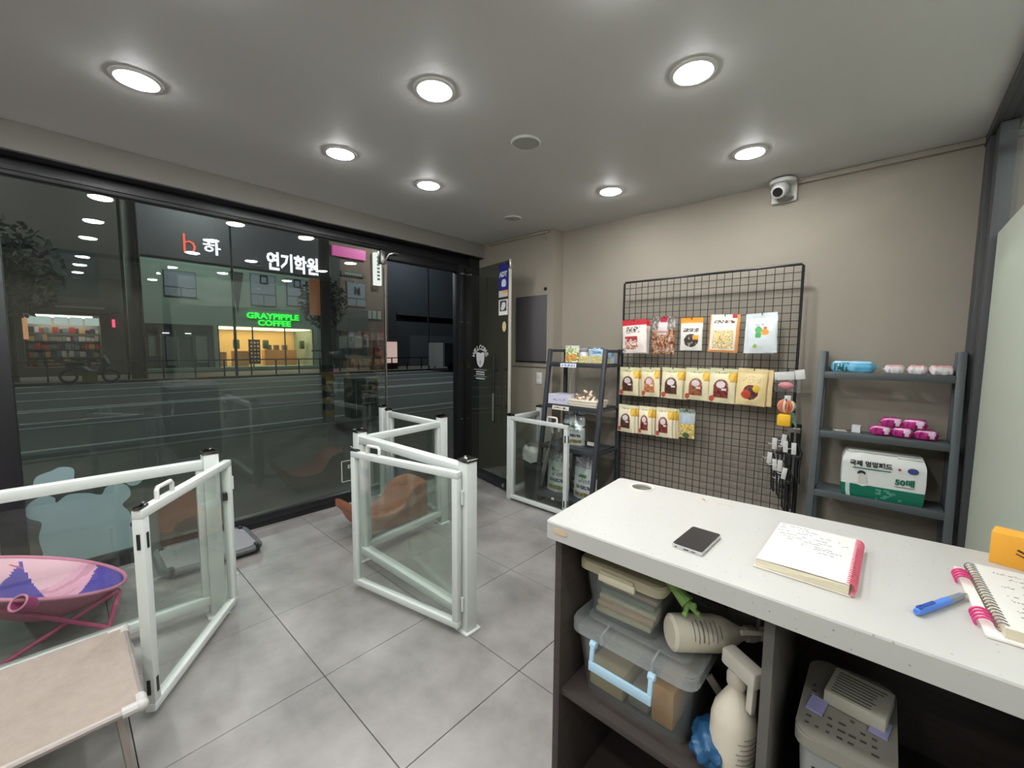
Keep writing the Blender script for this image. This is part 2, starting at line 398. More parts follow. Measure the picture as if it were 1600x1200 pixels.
# ------------------------------------------------------------------ glass partition on the right
pt = struct('window_2', MB().box(XP - .02, XP + .05, YF, YB - .002, 0, .08, .003), DKGREY)
for nm, mb in (('head_rail', MB().box(XP - .03, XP + .06, YF, YB - .002, 2.556, 2.598, .003)), ('head_trim', MB().box(XP - .05, XP - .03, YF, YB - .002, 2.555, 2.598, .002)),
               ('wall_post', MB().box(XP - .045, XP + .05, 3.34, YB - .002, .08, 2.556, .003)), ('post', MB().box(XP - .03, XP + .05, 3.18, 3.30, .08, 2.556, .003)),
               ('post_groove', MB().box(XP - .02, XP + .04, 3.30, 3.34, .08, 2.556))):
    obj(nm, mb, BLACK if 'groove' in nm else DKGREY, pt)
obj('post', MB().box(XP - .03, XP + .05, 1.05, 1.13, .08, 2.556, .003), DKGREY, pt)
obj('pane', MB().box(XP, XP + .008, 1.13, 3.18, .08, 2.556), GLASS, pt)
obj('pane', MB().box(XP, XP + .008, YF, 1.05, .08, 2.556), GLASS, pt)
obj('frosted_sheet', MB().box(XP - .0025, XP - .0005, 1.13, 3.18, .08, 2.02), FILM, pt)
# white roller screen behind the partition
rs = thing('roller_blind', 'white roller blind hanging behind the top of the glass partition', 'blind', (XP + .10, 2.35, 2.0))
def fb(u, v):
    return Vector((.012 * math.sin(u * 14) * (1 - v), -1.1 + 1.80 * u, .03 + .43 * v + (.03 * u * (1 - v))))
mb = MB(); mb.surf(fb, 40, 8); obj('blind_sheet', mb, frosted('blind_cloth', (232, 234, 226), .5), rs)
obj('blind_tube', MB().cyl((0, -1.12, .47), (0, .74, .47), .018), WHITEP, rs)

# ------------------------------------------------------------------ ceiling fittings
LX = [-2.54, -1.61, -.69, .75, 1.58, 2.52]; LYs = [.31, 1.23, 1.88, 2.84]
first = None
def lamp(x, y, label):
    global first
    if first is None:
        first = thing('ceiling_downlight', label, 'ceiling light', (x, y, H), 0, 'round ceiling downlights')
        obj('trim_ring', MB().lathe([(.072, -.004), (.078, -.008), (.092, -.005), (.095, 0), (.085, .0), (.072, .0)], 32), WHITEP, first)
        obj('diffuser', MB().lathe([(0, -.020), (.03, -.0185), (.055, -.0145), (.068, -.009), (.0735, -.003), (.0735, 0), (0, 0)], 32), LAMP, first)
        o = first
    else: o = copy_tree(first)
    o.location = (x, y, H); XF[o.name] = Matrix.Translation((x, y, H)); o['label'] = label
skip = {(-1.61, 1.88), (-2.54, 2.84)}
lab = {(-2.54, .31): 'round downlight at the far left, nearest the shop window', (-1.61, 1.23): 'large-looking round downlight at top centre, left of the speaker grille',
       (-.69, 1.88): 'round downlight at upper right, above the counter', (-2.54, 1.23): 'round downlight second along the row beside the shop window',
       (-2.54, 1.88): 'round downlight farthest along the row beside the shop window', (-1.61, 2.84): 'round downlight above the gap between shelf and wire grid', (-.69, 2.84): 'round downlight nearest the security camera'}
near_ = {(-1.61, .31): 'downlight out of frame above, second of the nearest reflected row', (-.69, .31): 'downlight out of frame above, third of the nearest reflected row', (-.69, 1.23): 'downlight just above the frame over the counter front'}
row_ = {.31: 'leftmost', 1.23: 'second', 1.88: 'third', 2.84: 'rightmost'}
dep_ = {.75: 'nearest', 1.58: 'middle', 2.52: 'farthest'}
for x in LX:
    for y in LYs + [-.55, -1.4]:  # last two rows added unseen behind the viewer to light the room
        if (x, y) in skip: continue
        if (x, y) in lab: l_ = lab[(x, y)]
        elif (x, y) in near_: l_ = near_[(x, y)]
        elif y in row_: l_ = 'next-room downlight mirrored in the window, %s lamp of the %s column of reflections' % (dep_[x], row_[y])
        else: l_ = 'added unseen ceiling downlight behind the viewer, outside the picture'
        lamp(x, y, l_)
def grille(x, y, r, label):
    t = thing('ceiling_speaker', label, 'speaker', (x, y, H), 0, 'round white ceiling speakers')
    obj('rim', MB().lathe([(r * .88, -.006), (r * .93, -.011), (r, -.006), (r, 0), (r * .88, 0)], 32), mat('speaker_rim', (196, 196, 190), .5), t)
    obj('mesh_face', MB().lathe([(0, -.008), (r * .5, -.0075), (r * .885, -.005), (r * .885, 0), (0, 0)], 32), mat('speaker_mesh', (168, 168, 162), .7, bump=.4, bscale=700), t)
grille(-1.61, 1.87, .085, 'larger round white speaker grille in the middle of the ceiling')
grille(-2.59, 2.84, .078, 'smaller round white speaker grille near the far corner of the ceiling')
# security camera
cc = thing('security_camera', 'white dome security camera at the top of the back wall', 'camera', (-.615, YB, 2.535))
obj('wall_plate', MB().box(-.075, .075, -.03, 0, -.075, .06, .006), WHITEP, cc)
obj('ceiling_cap', MB().lathe([(0, .055), (.075, .055), (.08, .045), (.076, .03), (0, .03)], 28, c=(0, -.085, 0)), WHITEP, cc)
mm = Matrix.Translation((-.012, -.095, -.005)) @ Matrix.Rotation(R(-8), 4, 'Z') @ Matrix.Rotation(R(122), 4, 'X')
bd = obj('camera_body', MB().lathe([(0, -.045), (.035, -.04), (.05, -.02), (.053, 0), (.05, .03), (.042, .05), (.03, .056), (0, .056)], 24, m=mm), WHITEP, cc)
obj('lens', MB().lathe([(0, .058), (.026, .058), (.03, .06), (.031, .054), (0, .054)], 20, m=mm), mat('lens_black', (34, 32, 32), .15), bd)
obj('socket', MB().lathe([(0, -.075), (.035, -.072), (.05, -.06), (.05, -.05), (0, -.05)], 20, c=(.01, -.04, 0)), mat('camera_grey', (120, 118, 112), .5), cc)

# ================================================================== WHITE GLASS FENCES AND GATES
def post(parent, P, z1, s=.066, z0=0.0, foot=True):
    x, y = P
    o = obj('post', MB().box(x - s / 2, x + s / 2, y - s / 2, y + s / 2, z0, z1, .003), WHITE, parent, True)
    c = s / 2 + .003
    mb = MB().box(x - c, x + c, y - c, y + c, z1, z1 + .012, .001)
    mb.hexa([Vector(q) for q in ((x - c, y - c, z1 + .012), (x + c, y - c, z1 + .012), (x + c, y + c, z1 + .012), (x - c, y + c, z1 + .012), (x - .012, y - .012, z1 + .026), (x + .012, y - .012, z1 + .026), (x + .012, y + .012, z1 + .026), (x - .012, y + .012, z1 + .026))])
    obj('post_cap', mb, CHROME, o, True)
    if foot: obj('post_foot', MB().box(x - c - .012, x + c + .012, y - c - .012, y + c + .012, 0, .012, .003), WHITE, o, True)
    return o
def panel(parent, A, B, z0, z1, wd=.045, rail=.045, stile=.03, inset=.033, deep=.045):
    A, B = Vector(A + (0,)), Vector(B + (0,)); d = (B - A).normalized(); A = A + d * inset; B = B - d * inset
    up_ = Vector((0, 0, 1))
    obj('top_rail', MB().bar(A + up_ * (z1 - rail / 2), B + up_ * (z1 - rail / 2), deep, rail, .003), WHITE, parent, True)
    obj('bottom_rail', MB().bar(A + up_ * (z0 + rail / 2), B + up_ * (z0 + rail / 2), deep, rail, .003), WHITE, parent, True)
    n = d.cross(up_)
    for P, sg in ((A, 1), (B, -1)):
        c = P + d * (sg * stile / 2)
        obj('stile', MB().bar(c + up_ * (z0 + rail), c + up_ * (z1 - rail), stile, wd * .8, .002, tuple(d.cross(up_))), WHITE, parent, True)
    obj('glass_pane', MB().bar(A + d * stile * .7 + up_ * ((z0 + z1) / 2), B - d * stile * .7 + up_ * ((z0 + z1) / 2), .006, (z1 - z0) - 2 * rail * .8), GLASS, parent, True)
def gate(label, hinge, free, z0, z1, flip=1):
    hx, fx = Vector(hinge + (0,)), Vector(free + (0,)); d = fx - hx; L = d.length; rz = math.atan2(d.y, d.x)
    t = thing('pet_gate', label, 'gate', hx, rz)
    w_ = .034; f_ = .036
    obj('top_rail', MB().box(0, L, -f_ / 2, f_ / 2, z1 - w_, z1, .003), WHITE, t)
    obj('bottom_rail', MB().box(0, L, -f_ / 2, f_ / 2, z0, z0 + w_, .003), WHITE, t)
    obj('hinge_stile', MB().box(0, w_, -f_ / 2, f_ / 2, z0 + w_, z1 - w_, .002), WHITE, t)
    ls = obj('latch_stile', MB().box(L - w_ * 1.05, L, -f_ / 2, f_ / 2, z0 + w_, z1 - w_, .002), WHITE, t)
    obj('glass_pane', MB().box(w_ * .7, L - w_ * .7, -.003, .003, z0 + w_ * .7, z1 - w_ * .7), GLASS, t)
    hx_ = L - .17
    obj('handle', MB().tube([(hx_ - .05, 0, z1 - .002), (hx_ - .05, 0, z1 + .035), (hx_ - .042, 0, z1 + .045), (hx_ + .042, 0, z1 + .045), (hx_ + .05, 0, z1 + .035), (hx_ + .05, 0, z1 - .002)], .0085, 10), WHITEP, t)
    for z in (z1 - .12, z0 + .10):
        obj('latch_slot', MB().box(L - .002, L + .0025, -.006, .006, z - .03, z + .03, .001), BLACK, ls)
        obj('latch_slot', MB().box(L - .026, L - .014, flip * f_ / 2 - .002, flip * f_ / 2 + .002, z - .03, z + .03), BLACK, ls)
    obj('latch', MB().box(L - .05, L + .004, -.012, .012, z1, z1 + .012, .002).cyl((L - .03, 0, z1 + .01), (L - .005, .02, z1 + .03), .004, n=8), CHROME, t)
    for z in (z0 + .12, z1 - .13):
        obj('hinge', MB().cyl((-.008, flip * .012, z - .035), (-.008, flip * .012, z + .035), .008, n=10), WHITE, t)
    return t
P1, P2, P3, P4, P5 = (-1.505, 1.335), (-2.545, 1.315), (-2.635, 2.06), (-3.53, 2.06), (-2.575, .505)
fm = thing('glass_fence', 'white framed glass fence zigzagging from the entrance to the middle of the room', 'fence', (P2[0], P2[1], 0))
for P in (P1, P2, P3): post(fm, P, .875)
post(fm, P4, .865, .055)
post(fm, (-3.43, 2.06), .845, .045, 0, False)
panel(fm, P1, P2, .065, .855, deep=.055); panel(fm, P2, P3, .065, .845); panel(fm, P3, (-3.43, 2.06), .065, .835)
gate('white glass pet gate standing half folded at the centre of the room', (-1.505, 1.281), (-2.265, 1.125), .035, .832, -1)
fl2 = thing('glass_fence', 'white framed glass fence along the window behind the pink chair', 'fence', (P5[0], P5[1], 0))
post(fl2, P5, .875); post(fl2, (-2.605, -.95), .875)
panel(fl2, P5, (-2.605, -.95), .075, .845, deep=.05)
obj('hinge_block', MB().bar((P5[0] + .03, P5[1] + .05, .62), (P5[0] + .03, P5[1] + .05, .66), .02, .03), CHROME, fl2, True)
gate('white glass pet gate swung out at the left, beside the beige cot', (-2.585, .585), (-2.005, .165), .03, .825, 1)
fr2 = thing('glass_fence', 'narrow white fence stub between the back wall and the right gate', 'fence', (-2.61, 3.0, 0))
post(fr2, (-2.60, 2.845), .80, .05, 0, False); post(fr2, (-2.62, YL - .035), .835, .06, 0, False)
panel(fr2, (-2.60, 2.845), (-2.62, YL - .035), .06, .80, inset=.03)
gate('white glass pet gate in front of the left shelf, running behind the counter corner', (-2.57, 2.825), (-1.93, 2.825), .025, .80, -1)
# ================================================================== SHELVES ON THE BACK WALL
def shelf_unit(label, x0, x1, yt, yf, yb, levels, mt, post_w=.034, top=1.43, braces=True):
    t = thing('ladder_shelf', label, 'shelf', ((x0 + x1) / 2, (yf + yb) / 2, 0))
    fy = lambda z: yf + (yt - yf) * z / top
    for x in (x0, x1):
        obj('front_post', MB().bar((x, fy(0), 0), (x, fy(top), top), .036, post_w, .003, (1, 0, 0)), mt, t, True)
        obj('back_post', MB().box(x - post_w / 2, x + post_w / 2, yb - .03, yb, 0, top, .003), mt, t, True)
        obj('top_tie', MB().box(x - .012, x + .012, fy(top) + .018, yb - .03, top - .03, top - .005), mt, t, True)
    for z in levels:
        a, b, y0 = x0 + post_w / 2, x1 - post_w / 2, fy(z) - .012
        s_ = obj('shelf_board', MB().box(a, b, y0, yb - .03, z - .02, z, .002), mt, t, True)
        obj('board_lip', MB().box(a, b, y0 - .008, y0, z - .035, z + .006, .002), mt, s_, True)
        for x in (x0, x1): obj('side_rail', MB().box(x - .011, x + .011, y0 + .02, yb - .03, z - .03, z - .008), mt, s_, True)
    return t
SHELF_L = mat('black_blue_steel', (52, 55, 60), .45); SHELF_R = mat('slate_grey_steel', (78, 84, 86), .45)
sl = shelf_unit('dark ladder shelf between the glass door and the wire grid', -2.33, -1.755, 3.09, 2.90, 3.355, (1.305, .93, .565, .13), SHELF_L)
sr = shelf_unit('slate grey ladder shelf in the right corner beside the partition', -.318, .292, 3.32, 3.13, 3.455, (1.295, .925, .555, .15), SHELF_R, .036)
obj('hanging_cord', MB().tube([(-2.165, 3.20, 1.285), (-2.168, 3.19, 1.15), (-2.172, 3.185, 1.022)], .0025, 6), mat('cord_pale', (190, 184, 168), .7), sl, True)
obj('clip', MB().box(-1.99, -1.94, 3.02, 3.05, .49, .565, .004), SHELF_L, sl, True)
def price_tag(parent, x, y, z, wd, cols, ht=.03):
    mb = MB(); mb.surf(lambda u, v: Vector((x + wd * (u - .5), y - .004 * (1 - v), z + ht * (v - .5))), 20, 4, lambda u, v: cols[1] if (.15 < v < .85 and int(u * 20) % 4 != 0 and .1 < u < .9 and rnd.random() < .6) else cols[0])
    return obj('price_tag', mb, PMATTE, parent, True)
price_tag(sl, -2.10, 3.048, 1.285, .17, ((226, 226, 230), (96, 120, 190)), .035)
price_tag(sl, -2.14, 2.999, .905, .18, ((222, 216, 200), (96, 84, 60)), .035)
price_tag(sl, -1.88, 3.12, .60, .10, ((206, 202, 192), (170, 166, 156)), .03)
price_tag(sl, -2.13, 2.893, .105, .03, ((206, 222, 200), (190, 210, 190)), .02)

# ------------------------------------------------------------------ pouches
def pouch(name, wd, ht, tk, paint, material, nx=40, ny=52, neck=0.0, top_flat=.14, seed=0, hang=False, back=(200, 196, 186), flare=0.0, wr=.004):
    """pillow pouch standing on z=0 (or hanging from z=0), front to -Y"""
    zo = -ht if hang else 0.0
    def prof(u, v):
        a = max(0.0, math.sin(math.pi * u)) ** .55
        vv = min(1.0, v / (1 - top_flat)) if top_flat else v
        b = max(0.0, math.sin(math.pi * min(1, .5 + vv * .5))) if not hang else max(0.0, math.sin(math.pi * min(1.0, vv * .93 + .06))) ** .7
        if not hang: b = (1 - vv ** 2.2)
        return tk * a * b
    def wdt(v): return wd * (1 - neck * math.exp(-((v - .80) / .10) ** 2) + flare * (1 - v))
    def f(sg):
        def g(u, v):
            k = wr * noise.noise(Vector((u * 5 + seed, v * 6, seed * 1.7))) * math.sin(math.pi * u)
            e = .5 * wr * noise.noise(Vector((seed * 3.1, v * 7, sg * 0)))
            x = (u - .5) * wdt(v) + e
            return Vector((x, (-prof(u, v) * .62 + k * 1.0 - .0012) if sg < 0 else (prof(u, v) * .38 + .0012 + k * .5), zo + ht * v))
        return g
    mb = MB(); mb.surf(f(-1), nx, ny, paint); mb.surf(f(1), nx, ny, lambda u, v: back, flip=True)
    bmesh.ops.remove_doubles(mb.bm, verts=mb.bm.verts, dist=.0026)
    return obj(name, mb, material, angle=80)
def ell(u, v, cu, cv, a, b): return ((u - cu) / a) ** 2 + ((v - cv) / b) ** 2 < 1
def mottled(u, v, cols, s=9.0, o=0):
    n = noise.noise(Vector((u * s, v * s * 1.3, o * 3.7))); k = min(len(cols) - 1, max(0, int((n * .9 + .5) * len(cols)))); return cols[k]
def dashes(u, v, n=9, p=.55): 
    r2 = random.Random(int(u * 30) * 97 + int(v * 64) * 13); return r2.random() < p
def paint_cream(prod, o, badge=True, base=(228, 217, 180), label=(214, 198, 200), yel=(232, 192, 78), hdr=(216, 212, 170)):
    def win(u, v, g=0.0): return .20 - g < u < .74 + g and .16 - g < v < .46 or ell(u, v, .47, .46, .27 + g, .22 + g)
    def f(u, v):
        if v > .93: return hdr
        if .845 < v < .885 and .2 < u < .68: return (126, 128, 92) if dashes(u, v) else hdr
        if u > .72 and .62 < v < .90 and (u - .72) > (.70 - v) * .8: return yel if noise.noise(Vector((u * 7, v * 7, 2))) > -.3 else (214, 160, 60)
        if v > .82: return hdr
        if badge and ell(u, v, .13, .11, .11, .09): return (196, 84, 66)
        if ell(u, v, .46, .53, .17, .10): return label
        if .50 < u < .68 and .36 < v < .43: return (222, 216, 206)
        if win(u, v): return mottled(u, v, prod, 9, o)
        if win(u, v, .025): return (206, 192, 150)
        return base
    return f
def p_red(u, v):
    if v > .83: return (196, 44, 54)
    if .60 < v < .78 and .2 < u < .75 and dashes(u, v, p=.42): return (60, 52, 52)
    if .16 < u < .68 and .12 < v < .50: return (178, 52, 58) if v > .42 else mottled(u, v, [(150, 66, 52), (226, 206, 194), (178, 96, 72), (232, 220, 210)], 7, 1)
    if u < .14 and v < .16: return (90, 80, 80) if dashes(u, v, p=.5) else (226, 216, 206)
    return (234, 222, 212)
def p_clear(u, v):
    if .34 < u < .66 and v > .84: return (188, 40, 74)
    if .28 < u < .68 and .52 < v < .84: return (226, 216, 214) if not (.56 < v < .62) else (196, 150, 150)
    if v > .66: return (178, 176, 172) if noise.noise(Vector((u * 9, v * 9, 1))) > .05 else (120, 112, 102)
    return mottled(u, v, [(122, 66, 40), (176, 116, 76), (206, 170, 140), (150, 86, 54), (210, 200, 196)], 10, 2)
def p_orange(u, v):
    if v > .82: return (240, 156, 42)
    if .56 < v < .68 and .15 < u < .85 and dashes(u, v, p=.6): return (74, 66, 60)
    if u > .6 and .32 < v < .46 and u < .84: return (240, 168, 60)
    if ell(u, v, .52, .30, .32, .2): return (66, 54, 52) if noise.noise(Vector((u * 8, v * 8, 3))) > -.2 else (160, 150, 140)
    return (236, 232, 222)
def p_tan(u, v):
    if u < .05 or u > .9 or v < .05: return (226, 152, 84)
    if u > .74 and v > .90: return (196, 52, 56)
    if .76 < v < .84 and .15 < u < .85 and dashes(u, v, p=.62): return (90, 66, 50)
    if .14 < u < .82 and .10 < v < .58: return mottled(u, v, [(236, 216, 150), (214, 180, 110), (244, 234, 190), (190, 156, 96)], 11, 4)
    return (240, 232, 220)
def p_mint(u, v):
    if ell(u, v, .40, .58, .12, .09) or ell(u, v, .40, .46, .11, .08): return (78, 172, 92)
    if ell(u, v, .62, .52, .12, .08): return (240, 160, 60)
    if .57 < u < .67 and .58 < v < .66: return (226, 96, 64)
    if ell(u, v, .28, .18, .07, .05): return (160, 190, 80)
    if .70 < v < .74 and .3 < u < .6 and dashes(u, v, p=.5): return (150, 170, 160)
    return (222, 230, 232)
def p_kraft(u, v):
    if .60 < v < .84 and .2 < u < .8 and dashes(u, v, p=.16): return (186, 166, 116)
    if ell(u, v, .68, .47, .12, .10): return (222, 186, 50)
    if ell(u, v, .34, .30, .16, .12): return (196, 72, 46)
    if ell(u, v, .50, .36, .26, .20): return mottled(u, v, [(86, 34, 34), (120, 50, 42), (70, 46, 50)], 8, 9)
    return (230, 206, 152)
def p_mix(u, v):
    if v > .86: return (84, 110, 96) if dashes(u, v, p=.5) else (170, 176, 170)
    if .25 < u < .7 and .52 < v < .82: return (186, 204, 222)
    if ell(u, v, .5, .1, .2, .1): return (70, 110, 70)
    if v < .5: return mottled(u, v, [(226, 184, 60), (240, 220, 120), (190, 150, 50), (232, 232, 220)], 11, 5)
    return (190, 194, 190)

# ------------------------------------------------------------------ wire grid stand
GY = 3.365; GX0, GX1, GZ0, GZ1 = -1.745, -.46, .10, 2.005
gr = thing('wire_grid_stand', 'tall black wire grid display stand against the back wall', 'display rack', ((GX0 + GX1) / 2, GY, 0))
mb = MB(); r_ = .009
mb.tube([(GX0, GY, GZ0), (GX0, GY, GZ1 - .012), (GX0 + .012, GY, GZ1), (GX1 - .012, GY, GZ1), (GX1, GY, GZ1 - .012), (GX1, GY, GZ0)], r_, 8)
mb.tube([(GX0, GY, GZ0), (GX1, GY, GZ0)], r_, 8)
obj('frame', mb, BLACK, gr, True)
WIRE = mat('black_wire', (38, 34, 32), .45)
NV = 24; stp = (GX1 - GX0) / NV
vw = None; hw = None
for k in range(1, NV):
    x = GX0 + stp * k
    if vw is None: o = obj('vertical_wire', MB().cyl((0, 0, GZ0), (0, 0, GZ1), .0026, n=5), WIRE, gr); vw = o.data
    else: o = bpy.data.objects.new('vertical_wire', vw); link(o, gr)
    o.location = (x - (GX0 + GX1) / 2, 0, 0)
k = 1
while GZ1 - .0535 * k > GZ0:
    if hw is None: o = obj('horizontal_wire', MB().cyl((GX0 - (GX0 + GX1) / 2, -.004, 0), (GX1 - (GX0 + GX1) / 2, -.004, 0), .0026, n=5), WIRE, gr); hw = o.data
    else: o = bpy.data.objects.new('horizontal_wire', hw); link(o, gr)
    o.location = (0, 0, GZ1 - .0535 * k); k += 1
for x, s_, zt in ((GX0 - .03, -1, .86), (GX1 + .035, 1, .93)):
    obj('stand_leg', MB().cyl((x, GY + .012, 0), (x, GY + .012, zt), .014, n=12), BLACK, gr, True)
    obj('foot', MB().box(x - .015, x + .015, GY - .15, YB - .005, 0, .02, .003), BLACK, gr, True)
    obj('clamp', MB().box(min(x, x - s_ * .05) - .012, max(x, x - s_ * .05) + .012, GY - .022, GY - .008, .875 if s_ > 0 else .835, .91 if s_ > 0 else .86, .003), STEEL, gr, True)
HOOK = None
def hook(x, z, n=.07):
    obj('peg_hook', MB().tube([(x, GY - .006, z + .02), (x, GY - .012, z + .022), (x, GY - .03, z + .006), (x, GY - n, z + .004), (x, GY - n - .006, z + .018)], .003, 6), BLACK, gr, True)
bagn = [0]
def hang(name, label, x, zt, wd, ht, tk, paint, material, group, depth, rz=0.0, tilt=0.0, seed=0, **kw):
    o = pouch(name, wd, ht, tk, paint, material, hang=True, seed=seed, **kw)
    at(o, (x, GY - depth, zt), rz, 0, tilt); tag(o, label, 'treat bag', group)
    return o
rows1 = [(-1.614, 1.681, .225, .28, p_red, PMATTE, 'white jerky bag with red header strip hanging leftmost in the top row', 'treat_bag', -2, (224, 210, 198)),
         (-1.356, 1.695, .185, .30, p_clear, PCLEAR, 'clear bag of brown chews with small red tag, second in the top row', 'treat_bag', 1, (160, 130, 110)),
         (-1.14, 1.677, .165, .25, p_orange, PMATTE, 'white treat bag with orange header strip in the middle of the top row', 'treat_bag', 0, (226, 222, 214)),
         (-.905, 1.69, .20, .275, p_tan, PMATTE, 'white bag with tan border showing pale sticks, fourth in the top row', 'treat_bag', 2, (224, 170, 110)),
         (-.669, 1.688, .185, .275, p_mint, PGLOSS, 'plain pale white bag with green and orange print, rightmost in the top row', 'treat_bag', -2, (210, 218, 220))]
for k, (x, zt, wd, ht, pf, mt, lb, nm, tl, bk) in enumerate(rows1):
    hook(x, zt - .015)
    hang(nm, lb, x, zt, wd, ht, .035, pf, mt, 'treat bags on the top row of the wire grid', .062, R(tl * 2), R(tl), seed=k + 1, back=bk)
    if k in (0, 4): hang(nm, ('second white jerky bag peeking out behind the red-topped one', '', '', '', 'second pale white bag peeking out behind the rightmost top-row bag')[k], x + (.014 if k == 0 else -.012), zt - .004, wd, ht, .03, pf, mt, 'treat bags on the top row of the wire grid', .033, R(-tl * 2), R(-tl * .6), seed=k + 20, back=bk)
DARK = [(74, 42, 34), (96, 56, 40), (58, 36, 32)]; ORN = [(190, 110, 70), (214, 150, 96), (168, 88, 54)]; REDB = [(112, 40, 34), (142, 62, 48), (88, 32, 30)]; BRN = [(130, 70, 50), (160, 92, 62), (104, 54, 42)]
rows2 = [(-1.641, 1.278, .175, .24, DARK, 'cream treat bag with flat dark jerky window, leftmost in the middle row', 0, True),
         (-1.453, 1.283, .160, .24, ORN, 'cream treat bag with orange-tan chews, second in the middle row', -1, False),
         (-1.267, 1.288, .170, .245, DARK, 'cream treat bag with dark twisted sticks, third in the middle row', 1, True),
         (-1.077, 1.292, .175, .245, BRN, 'cream treat bag with brown bone-shaped chews, fourth in the middle row', 1, False),
         (-.897, 1.297, .180, .255, REDB, 'cream treat bag with reddish cubes, fifth in the middle row', 1, True)]
for k, (x, zt, wd, ht, pr, lb, tl, dbl) in enumerate(rows2):
    hook(x, zt - .015); pf = paint_cream(pr, k)
    hang('treat_bag', lb, x, zt, wd, ht, .035, pf, PMATTE, 'cream treat bags on the middle row', .066, R(tl * 2), R(tl * 1.5), seed=k + 31, back=(236, 224, 180))
    if dbl: hang('treat_bag', 'spare cream bag tucked behind the %s of the middle row' % ('leftmost bag', '', 'third bag', '', 'fifth bag')[k], x + .018, zt - .006, wd, ht, .03, pf, PMATTE, 'cream treat bags on the middle row', .034, R(-4), R(-1), seed=k + 41, back=(236, 224, 180))
hook(-.696, 1.285)
hang('treat_bag', 'plain kraft bag with mixed fruit photo, rightmost in the middle row', -.705, 1.302, .185, .26, .035, p_kraft, PMATTE, 'cream treat bags on the middle row', .066, R(2), R(2), seed=51, back=(226, 200, 146))
hang('treat_bag', 'spare kraft bag tucked behind the fruit photo bag', -.676, 1.296, .185, .255, .03, p_kraft, PMATTE, 'cream treat bags on the middle row', .034, R(-3), R(1), seed=52, back=(226, 200, 146))
rows3 = [(-1.64, .955, .150, .235, DARK, 'cream treat bag with dark slices, leftmost in the bottom row', 2), (-1.475, .960, .115, .235, REDB, 'narrow cream treat bag with red sticks, second in the bottom row', 0), (-1.315, .965, .135, .24, REDB, 'cream treat bag with red-brown cubes, third in the bottom row', 0)]
for k, (x, zt, wd, ht, pr, lb, tl) in enumerate(rows3):
    hook(x, zt - .015); pf = paint_cream(pr, k + 7, base=(236, 224, 196), hdr=(230, 222, 186))
    hang('treat_bag', lb, x, zt, wd, ht, .032, pf, PMATTE, 'cream treat bags on the bottom row', .085, R(tl * 2), R(tl), seed=k + 61, back=(228, 212, 182))
    for q in (1, 2): hang('treat_bag', '%s bag back from the %s bottom-row cream bag' % (('', 'next', 'farthest')[q], ('leftmost', 'narrow', 'third')[k]), x + .016 * q, zt - .004 * q, wd, ht, .026, pf, PMATTE, 'cream treat bags on the bottom row', .085 - .026 * q, R(-3 * q), R(-.5 * q), seed=k + 70 + q * 5, back=(228, 212, 182))
hook(-1.147, .955)
hang('treat_bag', 'small clear bag of yellow chews with blue label, last in the bottom row', -1.147, .968, .125, .23, .03, p_mix, PCLEAR, 'cream treat bags on the bottom row', .055, 0, 0, seed=81, back=(196, 190, 150))
# toys on the right side of the grid
hook(-.50, 1.29)
ty = thing('toy_pack', 'clear toy pack with white header card and pink toy at the grid edge', 'pet toy', (-.495, GY - .05, 1.30))
mb = MB(); mb.box(-.085, .03, -.004, .004, -.065, -.01, .001, m=Matrix.Rotation(R(-5), 4, 'Y')).box(.03, .085, -.002, .006, -.068, -.005, .001, m=Matrix.Rotation(R(-9), 4, 'Y')); obj('header_card', mb, WHITEP, ty)
obj('pink_toy', MB().blob((-.012, 0, -.105), .045, .022, .024, 16, 10, .12), mat('toy_pink', (226, 138, 148), .5), ty)
obj('clear_bag', MB().box(-.075, .075, -.026, .026, -.15, -.055, .008), glass('clear_poly', (.93, .94, .93), 1.35, .08, .05), ty)
hook(-.497, 1.09)
rb = thing('rope_toy', 'small orange and white knotted rope ball hanging on the grid', 'pet toy', (-.497, GY - .045, 1.055))
for k in range(7):
    a = math.pi * k / 7; pts = [Vector((.046 * math.cos(q) * math.cos(a), .03 * math.sin(a) * math.cos(q), .042 * math.sin(q))) for q in (2 * math.pi * j / 16 for j in range(16))]
    obj('rope_loop', MB().tube(pts, .0085, 6, True), mat('rope_a', (212, 120, 84), .8) if k % 3 else mat('rope_b', (222, 206, 186), .8), rb)
obj('white_tag', MB().box(-.012, .025, -.02, -.016, .04, .075, .001), WHITEP, rb)
yc = thing('cube_toy', 'soft yellow cube toy hanging below the rope ball', 'pet toy', (-.503, GY - .05, .965))
obj('cube', MB().box(-.04, .04, -.035, .035, -.045, .035, .012), mat('toy_yellow', (240, 184, 40), .7), yc)
mb = MB(); [mb.bar((.035 + .008 * q, .0, .05), (.048 + .01 * q, -.005, -.02 - .01 * q), .008, .003) for q in range(3)]; obj('ribbon', mb, mat('toy_teal', (120, 160, 150), .7), yc)
